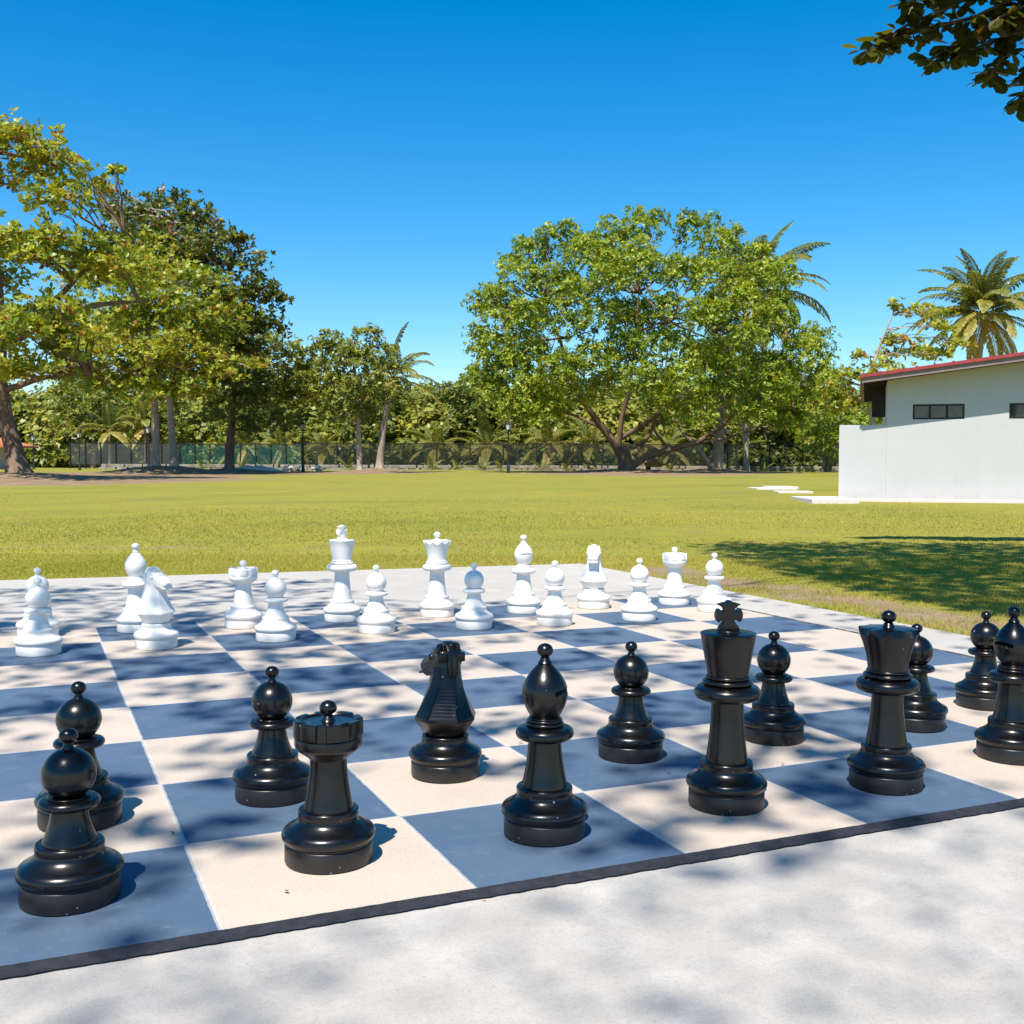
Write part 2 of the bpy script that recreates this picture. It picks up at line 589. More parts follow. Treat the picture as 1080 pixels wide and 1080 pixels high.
rs = np.concatenate([-np.geomspace(900, 0.5, 130), [0], np.geomspace(0.5, 900, 130)])
ds = np.concatenate([[-400, -150, -60, -25, -10, -3], np.linspace(0, 30, 160), np.geomspace(30.4, 1800, 150)])
RR, DD = np.meshgrid(rs, ds)
X = CAM.x + RT.x * RR + FW.x * DD
Y = CAM.y + RT.y * RR + FW.y * DD
T = np.clip((DD - 14) / 31, 0, 1)
Z = -0.035 + (0.31 + 0.035) * T * T * (3 - 2 * T)
Z += np.where((DD > 16) & (DD < 120), 0.05 * (vnoise(X * 0.25, Y * 0.25) - 0.5), 0)
for tr, td, ra in TREE_SPOTS:
    Z += 0.30 * np.exp(-(((RR - tr) / (ra * 0.55)) ** 2 + ((DD - td) / (ra * 0.55)) ** 2))
nr, nd = len(rs), len(ds)
idx = np.arange(nr * nd).reshape(nd, nr)
fc = np.stack([idx[:-1, :-1], idx[:-1, 1:], idx[1:, 1:], idx[1:, :-1]], -1).reshape(-1, 4)
me = fast_mesh('lawn', np.stack([X, Y, Z], -1).reshape(-1, 3), fc, 4, {'soil': soil_at(RR, DD).ravel()}, True)
tag(link('lawn', me, None, [M['lawn']]), kind='structure')


def far_edge(x):
    return (13.29 - 0.085 * x / S) * S


# concrete apron round the board: one slab with a real edge
mb = MB()
pts = [(-14, -9), (8 * S, -9), (8 * S, far_edge(8 * S)), (-14, far_edge(-14))]
n = len(pts)
mb.add([(x, y, -0.12) for x, y in pts] + [(x, y, -0.008) for x, y in pts],
       [(3, 2, 1, 0), (4, 5, 6, 7), (0, 1, 5, 4), (1, 2, 6, 5), (2, 3, 7, 6), (3, 0, 4, 7)])
tag(mb.build('pavement', M['concrete'], bevel=0.01), kind='structure')

# giant chessboard: painted sheet, with its border band
bx0, bx1, by0, by1 = -1 * S, 7 * S, 0.0, 8 * S
mb = MB()
mb.add([(bx0, by0, 0.0), (bx1, by0, 0.0), (bx1, by1, 0.0), (bx0, by1, 0.0)], [(0, 1, 2, 3)])
board = mb.build('chessboard', M['board'])
tag(board, 'giant chequered board of blue-grey and cream squares painted on the concrete', 'chessboard')
mb = MB()
BW = 0.043


def ragged(p0, p1, nrm, steps=160, out=BW, jit=0.0028):
    """a band along p0-p1 with uneven edges"""
    p0, p1, nrm = Vector(p0), Vector(p1), Vector(nrm)
    v, f = [], []
    for i in range(steps + 1):
        t = i / steps
        c = p0.lerp(p1, t)
        a = c - nrm * (0.004 + random.random() * jit) 
        b = c + nrm * (out + random.uniform(-jit, jit))
        v += [(a.x, a.y, 0.004), (b.x, b.y, -0.003)]
        if i: f.append((2 * i - 2, 2 * i - 1, 2 * i + 1, 2 * i))
    mb.add(v, f)


ragged((bx0 - BW, by0), (bx1 + BW, by0), (0, -1), 260)
ragged((bx1, by0), (bx1, by1), (1, 0))
ragged((bx0 - BW, by1), (bx1 + BW, by1), (0, 1))
ragged((bx0, by0), (bx0, by1), (-1, 0))
mb.build('border', M['border'], board)


# ------------------------------------------------------------------ chess pieces
def arc(rc, zc, rr, rz, a0, a1, n=10):
    return [(rc + rr * math.cos(math.radians(a0 + (a1 - a0) * i / n)), zc + rz * math.sin(math.radians(a0 + (a1 - a0) * i / n)))
            for i in range(n + 1)]


def base_mb(r=0.0):
    mb = MB()
    prof = [(0, 0.001), (0.113 + r, 0.001), (0.1165 + r, 0.003), (0.118 + r, 0.007), (0.118 + r, 0.050), (0.1165 + r, 0.053), (0.1145 + r, 0.0545)]
    prof += arc(0.102 + r, 0.0755, 0.024, 0.021, -58, 70, 14)
    prof += [(0.1035 + r, 0.0985), (0.097 + r, 0.1030), (0.0905 + r * .5, 0.1080), (0.0855, 0.1130), (0.0822, 0.1185), (0.0805, 0.1245)]
    prof += [(0.0812, 0.1265), (0.0815, 0.1360)] + arc(0.0765, 0.1375, 0.005, 0.0065, 0, 90, 5) + [(0.060, 0.1445), (0, 0.1445)]
    mb.lathe(prof, 64)
    return mb


def stem_mb(rb, rt, z1, flare=0.0):
    mb = MB()
    z0 = 0.1435
    prof = [(0, z0), (rb, z0), (rb, z0 + 0.003)]
    for i in range(1, 15):
        t = i / 14
        prof.append((rt + (rb - rt) * (1 - t) ** 1.9, z0 + 0.003 + (z1 - z0 - 0.003) * t))
    prof += [(0, z1)]
    mb.lathe(prof, 56)
    return mb


def finial_prof(z, r, rn):
    """small neck and ball; z = where the neck starts, r = ball radius"""
    zc = z + r * 1.35
    a = math.degrees(math.acos(min(1, rn / r)))
    return [(0, z - 0.004), (rn * 1.7, z - 0.004), (rn * 1.25, z + r * 0.15), (rn * 1.05, zc - r * 0.86)] + \
           [(r * math.cos(math.radians(q)), zc + r * 0.86 * math.sin(math.radians(q))) for q in np.linspace(-62, 84, 12)] + [(0, zc + r * 0.86)]


def piece(name, mat):
    e = empty(name, (0, 0, 0))
    base_mb().build('base', mat, e, 38)
    return e


def collar(e, mat, z, rmax, h, rin, rings=()):
    mb = MB()
    prof = [(0, z - h), (rin, z - h), (rin + 0.004, z - h * 0.96)]
    prof += arc(rmax - h * 0.9, z, h * 0.9, h * 0.80, -74, 78, 14)
    prof += [(rmax - h * 1.25, z + h * 0.86)]
    zz = z + h * 0.88
    for rr, hh in rings:
        prof += [(rr - hh * 0.45, zz)] + arc(rr - hh * 0.5, zz + hh * 0.5, hh * 0.5, hh * 0.46, -70, 70, 6) + [(rr - hh * 0.55, zz + hh)]
        zz += hh
    prof += [(0, zz)]
    mb.lathe(prof, 60)
    mb.build('collar', mat, e, 40)
    return zz


def make_pawn(mat):
    e = piece('chess_pawn', mat)
    stem_mb(0.0655, 0.043, 0.232).build('stem', mat, e, 40)
    collar(e, mat, 0.2415, 0.073, 0.0150, 0.043, [(0.052, 0.004)])
    mb = MB()
    R = 0.0645
    zc = 0.312
    prof = [(0, 0.249)] + [(R * math.cos(math.radians(a)), zc + R * 0.99 * math.sin(math.radians(a))) for a in np.linspace(-76, 78, 26)] + [(0.010, zc + R * 0.985), (0, zc + R)]
    mb.lathe(prof, 60)
    h = mb.build('head', mat, e, 40)
    mb = MB()
    mb.lathe(finial_prof(0.3745, 0.0225, 0.0105), 32)
    mb.build('finial', mat, h, 60)
    return e


def make_rook(mat):
    e = piece('chess_rook', mat)
    stem_mb(0.067, 0.049, 0.288).build('stem', mat, e, 40)
    mb = MB()
    prof = [(0, 0.280), (0.051, 0.280), (0.055, 0.284), (0.066, 0.293), (0.081, 0.303), (0.088, 0.310), (0.0905, 0.319), (0.0905, 0.335), (0.0895, 0.338), (0.085, 0.339), (0, 0.339)]
    mb.lathe(prof, 64)
    h = mb.build('turret', mat, e, 40)
    # crenellated ring: eight merlons with shallow gaps between them
    mb = MB()
    seg = 192
    rows = []
    v, f = [], []

    def rad(k):
        q = (k / seg * 8) % 1.0
        return 1.0 if q > 0.34 else 0.0

    def edge(q): return min(1, max(0, q))
    for zz, r1, r0 in ((0.337, 0.086, 0.086), (0.342, 0.0925, 0.0868), (0.350, 0.0935, 0.0862), (0.380, 0.0935, 0.0862), (0.385, 0.0925, 0.0855), (0.387, 0.089, 0.083)):
        rows.append([])
        for k in range(seg):
            m = rad(k)
            r = r1 * m + r0 * (1 - m)
            a = 2 * math.pi * k / seg
            rows[-1].append(len(v))
            zo = zz - (0.007 if (m < 0.5 and zz > 0.37) else 0)
            v.append((r * math.cos(a), r * math.sin(a), zo))
    for zz, r in ((0.386, 0.074), (0.381, 0.070)):
        rows.append([])
        for k in range(seg):
            a = 2 * math.pi * k / seg
            rows[-1].append(len(v))
            v.append((r * math.cos(a), r * math.sin(a), zz))
    for a, b in zip(rows, rows[1:]):
        for k in range(seg):
            k2 = (k + 1) % seg
            f.append((a[k], a[k2], b[k2], b[k]))
    c = len(v)
    v.append((0, 0, 0.3815))
    for k in range(seg): f.append((rows[-1][k], rows[-1][(k + 1) % seg], c))
    mb.add(v, f)
    mb.build('battlement', mat, h, 32)
    mb = MB()
    mb.lathe(finial_prof(0.384, 0.0235, 0.013), 32)
    mb.build('finial', mat, h, 60)
    return e


def make_bishop(mat):
    e = piece('chess_bishop', mat)
    stem_mb(0.0665, 0.0475, 0.286).build('stem', mat, e, 40)
    zt = collar(e, mat, 0.2985, 0.0845, 0.0235, 0.049, [(0.0555, 0.012), (0.0515, 0.009), (0.047, 0.004)])
    mb = MB()
    pr = [(0, 0.344), (0.040, 0.344), (0.047, 0.356), (0.0555, 0.372), (0.0620, 0.388), (0.0655, 0.404), (0.0662, 0.416), (0.0645, 0.430), (0.0598, 0.445),
          (0.0520, 0.460), (0.0420, 0.474), (0.0305, 0.487), (0.0205, 0.497), (0.0140, 0.504), (0.0115, 0.509), (0, 0.509)]
    # smooth the outline
    P = [pr[1]]
    pts = pr[1:-1]
    fine = []
    for i in range(len(pts) - 1):
        p0, p1, p2, p3 = pts[max(i - 1, 0)], pts[i], pts[i + 1], pts[min(i + 2, len(pts) - 1)]
        for k in range(3):
            t = k / 3
            fine.append(tuple(0.5 * (2 * p1[j] + (p2[j] - p0[j]) * t + (2 * p0[j] - 5 * p1[j] + 4 * p2[j] - p3[j]) * t * t + (3 * p1[j] - p0[j] - 3 * p2[j] + p3[j]) * t ** 3) for j in (0, 1)))
    mb.lathe([pr[0]] + fine + [pts[-1], pr[-1]], 64)
    h = mb.build('mitre', mat, e, 40)
    # the slanted slot, cut for real
    cut = MB()
    Mx = Matrix.Translation((0.068, 0, 0.428)) @ Matrix.Rotation(math.radians(-32), 4, 'Y')
    cut.lathe([(0, -0.006), (0.045, -0.006), (0.045, 0.006), (0, 0.006)], 40, Mx)
    co_ = cut.build('slot_cutter', mat)
    md = h.modifiers.new('slot', 'BOOLEAN')
    md.operation = 'DIFFERENCE'
    md.solver = 'EXACT'
    md.object = co_
    dg = bpy.context.evaluated_depsgraph_get()
    nm = bpy.data.meshes.new_from_object(h.evaluated_get(dg))
    h.modifiers.clear()
    h.data = nm
    nm.set_sharp_from_angle(angle=math.radians(35))
    bpy.data.objects.remove(co_)
    mb = MB()
    mb.lathe(finial_prof(0.5055, 0.0235, 0.0125), 32)
    mb.build('finial', mat, h, 60)
    return e


def make_queen(mat):
    e = piece('chess_queen', mat)
    stem_mb(0.067, 0.0505, 0.322).build('stem', mat, e, 40)
    zt = collar(e, mat, 0.3420, 0.1025, 0.0280, 0.054, [(0.0790, 0.016), (0.0695, 0.012)])
    z0 = zt - 0.001
    seg, N = 180, 10
    rows, v, f = [], [], []
    zl = np.linspace(z0, 0.505, 12)

    def ring(fn):
        rows.append([])
        for k in range(seg):
            a = 2 * math.pi * k / seg
            r, z = fn(k)
            rows[-1].append(len(v))
            v.append((r * math.cos(a), r * math.sin(a), z))
    for z in zl:
        t = (z - z0) / (0.530 - z0)
        ring(lambda k, t=t, z=z: (0.0645 + 0.037 * t ** 1.7, z))

    def scoop(k):
        q = abs(((k / seg * N) % 1.0) - 0.5) * 2      # 1 at the cusp, 0 in the middle of a scoop
        return q ** 2
    ring(lambda k: (0.0645 + 0.037 * ((0.5075 + 0.020 * scoop(k) - z0) / (0.530 - z0)) ** 1.7, 0.5075 + 0.020 * scoop(k)))
    ring(lambda k: (0.0855 + 0.010 * scoop(k), 0.5300 + 0.0015 * scoop(k)))
    ring(lambda k: (0.080, 0.5325))
    ring(lambda k: (0.040, 0.5350))
    for a, b in zip(rows, rows[1:]):
        for k in range(seg):
            k2 = (k + 1) % seg
            f.append((a[k], a[k2], b[k2], b[k]))
    c = len(v)
    v.append((0, 0, 0.536))
    for k in range(seg): f.append((rows[-1][k], rows[-1][(k + 1) % seg], c))
    mb = MB()
    mb.add(v, f)
    h = mb.build('crown', mat, e, 30)
    mb = MB()
    mb.lathe(finial_prof(0.5365, 0.0245, 0.014), 32)
    mb.build('finial', mat, h, 60)
    return e


def make_king(mat):
    e = piece('chess_king', mat)
    stem_mb(0.0655, 0.0500, 0.340).build('stem', mat, e, 40)
    zt = collar(e, mat, 0.3600, 0.1040, 0.0285, 0.053, [(0.0785, 0.017), (0.0690, 0.013)])
    mb = MB()
    z0 = zt - 0.001
    mb.lathe([(0, z0), (0.0635, z0), (0.0685, z0 + 0.028), (0.0775, z0 + 0.078), (0.0862, 0.5420), (0.0875, 0.5440), (0.0868, 0.5462), (0.083, 0.5478), (0.040, 0.5505), (0, 0.5508)], 64)
    h = mb.build('crown', mat, e, 30)
    # cross pattee on a little collar
    mb = MB()
    mb.lathe([(0, 0.5480), (0.039, 0.5480), (0.0395, 0.5530), (0.036, 0.5570), (0.026, 0.5590), (0, 0.5595)], 40)
    half = [(0.0345, 0.5575), (0.0290, 0.5680), (0.0200, 0.5790), (0.0155, 0.5860), (0.0205, 0.5885), (0.0285, 0.5855), (0.0325, 0.5800),
            (0.0395, 0.5850), (0.0430, 0.5980), (0.0432, 0.6080), (0.0385, 0.6205), (0.0325, 0.6245), (0.0285, 0.6190), (0.0205, 0.6160), (0.0155, 0.6185),
            (0.0195, 0.6255), (0.0290, 0.6330), (0.0375, 0.6370), (0.0200, 0.6420), (0.0080, 0.6435), (0.0060, 0.6490)]
    outline = half + [(-x, z) for x, z in reversed(half)]
    mb.prism(outline, -0.0135, 0.0135)
    mb.build('cross', mat, h, 30, 0.0022)
    return e


def make_knight(mat, twist=0.0):
    def tw(m, turn=0.0):
        for i, (x, y, z) in enumerate(m.v):
            q = min(1, max(0, (z - .215) / .15))
            a = twist * q * q * (3 - 2 * q) + turn * (1 if twist else 0)
            m.v[i] = (x * math.cos(a) - y * math.sin(a), x * math.sin(a) + y * math.cos(a), z)

    e = piece('chess_knight', mat)
    secs = [(0.1440, .066, -.066, .066), (0.158, .075, -.076, .075), (0.200, .100, -.102, .101), (0.2075, .1005, -.1025, .1015),
            (0.235, .083, -.094, .088), (0.270, .066, -.083, .073), (0.310, .052, -.073, .058), (0.345, .046, -.066, .050),
            (0.385, .050, -.062, .0465), (0.420, .050, -.056, .0455), (0.436, .035, -.046, .040)]
    v, f = [], []
    for z, xf, xb, wd in secs:
        xm1, xm2 = xf * 0.45, xb * 0.42
        for x, y in ((xf, .42 * wd), (xm1, wd), (xm2, wd), (xb, .50 * wd), (xb, -.50 * wd), (xm2, -wd), (xm1, -wd), (xf, -.42 * wd)):
            v.append((x, y, z))
    for i in range(len(secs) - 1):
        for k in range(8):
            k2 = (k + 1) % 8
            f.append((i * 8 + k, i * 8 + k2, (i + 1) * 8 + k2, (i + 1) * 8 + k))
    f += [tuple(range(7, -1, -1)), tuple((len(secs) - 1) * 8 + k for k in range(8))]
    mb = MB()
    mb.add(v, f)
    tw(mb)
    nk = mb.build('neck', mat, e, 24, 0.003)

    def back(z):
        for a, b in zip(secs, secs[1:]):
            if a[0] <= z <= b[0]:
                t = (z - a[0]) / (b[0] - a[0])
                return a[2] + (b[2] - a[2]) * t, a[3] + (b[3] - a[3]) * t
        return secs[-1][2], secs[-1][3]
    # mane: stepped ridges down the back and the two rear flanks, then a crest over the poll
    mb = MB()
    z = 0.212
    while z < 0.375:
        (xa, wa), (xc, wc) = back(z), back(z + 0.0095)
        p = 0.0020
        mb.add([(xa + .004, .49 * wa, z), (xa + .004, -.49 * wa, z), (xa - p, -.47 * wa, z + .001), (xa - p, .47 * wa, z + .001),
                (xc + .004, .49 * wc, z + .0100), (xc + .004, -.49 * wc, z + .0100), (xc - .0008, -.47 * wc, z + .0092), (xc - .0008, .47 * wc, z + .0092)],
               [(3, 2, 1, 0), (4, 5, 6, 7), (0, 1, 5, 4), (1, 2, 6, 5), (2, 3, 7, 6), (3, 0, 4, 7)])
        for s in (1, -1):                                     # finer flank ridges
            for q in (0, 0.0048):
                zz = z + q
                x1, w1 = back(zz)
                n = Vector((-0.62, 0.78 * s, 0))
                A = Vector((x1, .52 * w1 * s, zz)) 
                B = Vector((x1 * 0.44, .985 * w1 * s, zz))
                up = Vector((0, 0, 0.0032))
                mb.add([A - n * .003, B - n * .003, B + n * .0022, A + n * .0022, A - n * .003 + up, B - n * .003 + up, B + n * .0006 + up, A + n * .0006 + up],
                       [(0, 1, 2, 3), (7, 6, 5, 4), (0, 4, 5, 1), (1, 5, 6, 2), (2, 6, 7, 3), (3, 7, 4, 0)])
        z += 0.0108
    tw(mb)
    mb.build('mane', mat, nk, 20, 0)
    mb = MB()
    mb.prism([(-0.076, 0.352), (-0.078, 0.395), (-0.070, 0.440), (-0.050, 0.462), (-0.015, 0.468), (0.012, 0.452), (0.010, 0.425), (-0.030, 0.40)], -0.018, 0.018)
    mb.box((-.058, -.0505, .399), (-.026, .0505, .431))
    tw(mb, .2)
    mb.build('crest', mat, nk, 30, 0.004)
    # head: faceted loft from the poll down to the muzzle
    A, B = Vector((-0.030, 0, 0.412)), Vector((0.098, 0, 0.360))
    ax = (B - A).normalized()
    up = Vector((0, 1, 0)).cross(ax) * -1
    if up.z < 0: up = -up
    hs_ = [(-0.02, .043, .034, .030), (0.10, .0495, .040, .046), (0.38, .0500, .038, .056), (0.58, .041, .033, .042), (0.78, .036, .030, .032), (0.95, .036, .027, .032), (1.02, .029, .020, .024)]
    v, f = [], []
    for t, wd, hu, hd in hs_:
        c = A + (B - A) * t
        for y, q in ((wd, hu * .45), (wd * .62, hu), (-wd * .62, hu), (-wd, hu * .45), (-wd, -hd * .55), (-wd * .6, -hd), (wd * .6, -hd), (wd, -hd * .55)):
            v.append(c + Vector((0, y, 0)) + up * q)
    for i in range(len(hs_) - 1):
        for k in range(8):
            k2 = (k + 1) % 8
            f.append((i * 8 + k, i * 8 + k2, (i + 1) * 8 + k2, (i + 1) * 8 + k))
    f += [tuple(range(7, -1, -1)), tuple((len(hs_) - 1) * 8 + k for k in range(8))]
    mb = MB()
    mb.add(v, f)
    # lips, nostrils
    c = A + (B - A) * 0.93
    mb.box((-.022, -.0375, -.004), (.022, .0375, .004), Matrix.Translation(c - up * 0.012) @ ax.to_track_quat('X', 'Z').to_matrix().to_4x4())
    c = A + (B - A) * 1.0
    for s in (1, -1):
        mb.lathe([(0, -.004), (.009, -.003), (.0095, .002), (.005, .005), (0, .002)], 14, Matrix.Translation(c + Vector((0.002, .019 * s, 0)) + up * 0.008) @ ax.to_track_quat('Z', 'Y').to_matrix().to_4x4())
    tw(mb, .5)
    hd = mb.build('head', mat, e, 26, 0.0028)
    for s in (1, -1):
        mb = MB()
        c = A + (B - A) * 0.36 + up * 0.017 + Vector((0, .048 * s, 0))
        mb.lathe([(0, -.006), (.010, -.004), (.0112, 0), (.008, .0045), (0, .006)], 18, Matrix.Translation(c) @ Matrix.Rotation(math.radians(-90 * s), 4, 'X'))
        tw(mb, .5)
        mb.build('eye', mat, hd, 50)
    for s in (1, -1):
        mb = MB()
        mb.add([(-.028, .022 * s, .432), (.006, .022 * s, .436), (.006, .050 * s, .424), (-.028, .050 * s, .420),
                (-.026, .026 * s, .460), (-.012, .026 * s, .462), (-.012, .041 * s, .457), (-.026, .041 * s, .455)],
               [(3, 2, 1, 0), (4, 5, 6, 7), (0, 1, 5, 4), (1, 2, 6, 5), (2, 3, 7, 6), (3, 0, 4, 7)])
        tw(mb, .35)
        mb.build('ear', mat, hd, 30, 0.003)
    return e


MAKE = dict(pawn=make_pawn, rook=make_rook, knight=make_knight, bishop=make_bishop, queen=make_queen, king=make_king)
FACE = math.pi / 2 - YAW                    # heading straight away from the photographer
PIECES = [
    # colour, kind, x, y, heading, label
    ('black', 'pawn', -0.310, 0.350, 0.3, 'black pawn nearest the photographer, in front of another black pawn, at the left'),
    ('black', 'pawn', -0.262, 0.953, 1.3, 'black pawn partly hidden behind the nearest black pawn'),
    ('black', 'pawn', 0.316, 0.977, 2.3, 'black pawn just behind and left of the black rook'),
    ('black', 'pawn', 1.625, 0.959, 0.9, 'black pawn between the black bishop and the black king, standing one row back'),
    ('black', 'pawn', 2.262, 0.957, 0.1, 'black pawn behind the black king, at its right shoulder'),
    ('black', 'pawn', 2.926, 0.894, 1.7, 'black pawn mostly hidden behind the black queen'),
    ('black', 'pawn', 3.497, 1.070, 2.9, 'black pawn behind the black bishop that is cut by the right border'),
    ('black', 'rook', 0.341, 0.358, 0.2, 'black rook with a crenellated turret and small knob, the only black rook'),
    ('black', 'knight', 0.915, 0.998, FACE - 0.02, 'black horse-headed knight seen from behind with its ridged mane'),
    ('black', 'bishop', 0.967, 0.314, FACE - 2.05, 'black bishop on a blue square with its slot turned to the right'),
    ('black', 'bishop', 2.902, 0.391, FACE + 2.05, 'black bishop beside the black queen, slot turned to the left, cut by the border'),
    ('black', 'king', 1.611, 0.332, -YAW + 0.12, 'black king with a flared cross on its crown'),
    ('black', 'queen', 2.223, 0.295, 0.25, 'black queen with a scalloped crown and ball knob'),
    ('white', 'pawn', -0.343, 4.120, 0.2, 'white pawn at the far left, in front of another white pawn'),
    ('white', 'pawn', -0.339, 4.783, 1.2, 'white pawn at the far left, hidden behind another white pawn'),
    ('white', 'pawn', 0.972, 4.093, 2.2, 'white pawn just in front of the left white rook'),
    ('white', 'pawn', 1.626, 4.174, 0.7, 'white pawn in front of and between the white king and queen'),
    ('white', 'pawn', 2.255, 4.081, 1.9, 'white pawn just right of the white queen'),
    ('white', 'pawn', 2.811, 4.026, 2.8, 'shaded white pawn between the right white bishop and the white knight facing us'),
    ('white', 'pawn', 3.440, 3.996, 0.4, 'white pawn between the right white knight and the right white rook'),
    ('white', 'pawn', 4.171, 4.174, 1.1, 'rightmost white pawn, right of the white rook near the board edge'),
    ('white', 'bishop', 0.233, 4.788, FACE - 0.2, 'white bishop partly hidden behind the left white knight'),
    ('white', 'bishop', 2.859, 4.637, FACE - 2.75, 'white bishop with its slot visible, right of the white queen'),
    ('white', 'knight', 0.282, 4.093, FACE - 2.1, 'white horse-headed knight turned to the right in front of a white bishop'),
    ('white', 'knight', 3.443, 4.666, FACE + 3.0, 'white horse-headed knight facing the camera between a white pawn and the far rook'),
    ('white', 'rook', 0.886, 4.688, 0.1, 'white rook in the shade behind a white pawn, left of the white king'),
    ('white', 'rook', 4.113, 4.620, 0.5, 'sunlit white rook near the far right corner of the board'),
    ('white', 'king', 1.553, 4.729, -YAW + 1.0, 'white king, tallest of the white pieces'),
    ('white', 'queen', 2.223, 4.695, 0.3, 'white queen with a flared crown beside the white king'),
]
proto = {}
for colr, kind, x, y, rz, lab in PIECES:
    key = (colr, kind)
    if key not in proto:
        o = proto[key] = make_knight(M[colr], .25) if key == ('black', 'knight') else MAKE[kind](M[colr])
    else:
        o = copy_tree(proto[key])
    o.location = (x, y, 0.0)
    o.rotation_euler = (0, 0, rz)
    tag(o, lab, 'chess piece', '%s chess %ss' % (colr, kind))


# ------------------------------------------------------------------ leaves, limbs, trees
def unit(a):
    return a / np.maximum(np.linalg.norm(a, axis=-1, keepdims=True), 1e-9)


def leaf_arrays(c, d, nrm, L, Wd, hexa=False):
    """leaf blades: c base points, d direction, nrm face normal, L length, Wd half width"""
    d = unit(d)
    s = unit(np.cross(nrm, d))
    n = np.cross(d, s)
    L = L[:, None]
    Wd = Wd[:, None]
    if not hexa:
        P = np.stack([c, c + d * L * .58 + s * Wd + n * L * .06, c + d * L, c + d * L * .58 - s * Wd + n * L * .06], 1)
        return P.reshape(-1, 3), 4
    P = np.stack([c, c + d * L * .35 + s * Wd * .62 + n * L * .03, c + d * L * .72 + s * Wd + n * L * .04, c + d * L * .93 + s * Wd * .55,
                  c + d * L - n * L * .05, c + d * L * .93 - s * Wd * .55, c + d * L * .72 - s * Wd + n * L * .04, c + d * L * .35 - s * Wd * .62 + n * L * .03], 1)
    return P.reshape(-1, 3), 8


def leaf_mesh(name, c, d, nrm, L, Wd, tone, hexa=False):
    V_, k = leaf_arrays(c, d, nrm, L, Wd, hexa)
    F = np.arange(len(V_)).reshape(-1, k)
    return fast_mesh(name, V_, F, k, {'tone': np.repeat(tone, k)})


def rosettes(centres, normals, L, per=7, spread=0.55):
    """tufts of leaves radiating from twig ends"""
    N = len(centres)
    a = rng.uniform(0, 2 * np.pi, (N, 1)) + np.arange(per)[None, :] * 2 * np.pi / per + rng.normal(0, .25, (N, per))
    nz = unit(normals)
    ref = np.where(np.abs(nz[:, 2:3]) < .9, [[0, 0, 1.]], [[1., 0, 0]])
    u = unit(np.cross(nz, ref))
    v = np.cross(nz, u)
    rad = np.cos(a)[..., None] * u[:, None] + np.sin(a)[..., None] * v[:, None]
    lift = rng.normal(spread, .3, (N, per, 1))
    d = rad + nz[:, None] * lift
    nr_ = nz[:, None] - rad * lift + rng.normal(0, .25, (N, per, 3))
    c = np.repeat(centres[:, None], per, 1) + rng.normal(0, .1, (N, per, 3)) * L
    LL = L * rng.uniform(.65, 1.15, N * per)
    return c.reshape(-1, 3), d.reshape(-1, 3), nr_.reshape(-1, 3), LL


def bent(p0, p1, sag, n=6, jit=0.0):
    p0, p1 = Vector(p0), Vector(p1)
    out = []
    ln = (p1 - p0).length
    for i in range(n + 1):
        t = i / n
        p = p0.lerp(p1, t)
        p.z += sag * ln * math.sin(math.pi * t)
        if 0 < i < n and jit:
            p += Vector((random.gauss(0, jit), random.gauss(0, jit), random.gauss(0, jit))) * ln
        out.append(p)
    return out


def along(path, t):
    x = t * (len(path) - 1)
    i = min(int(x), len(path) - 2)
    return Vector(path[i]).lerp(Vector(path[i + 1]), x - i)


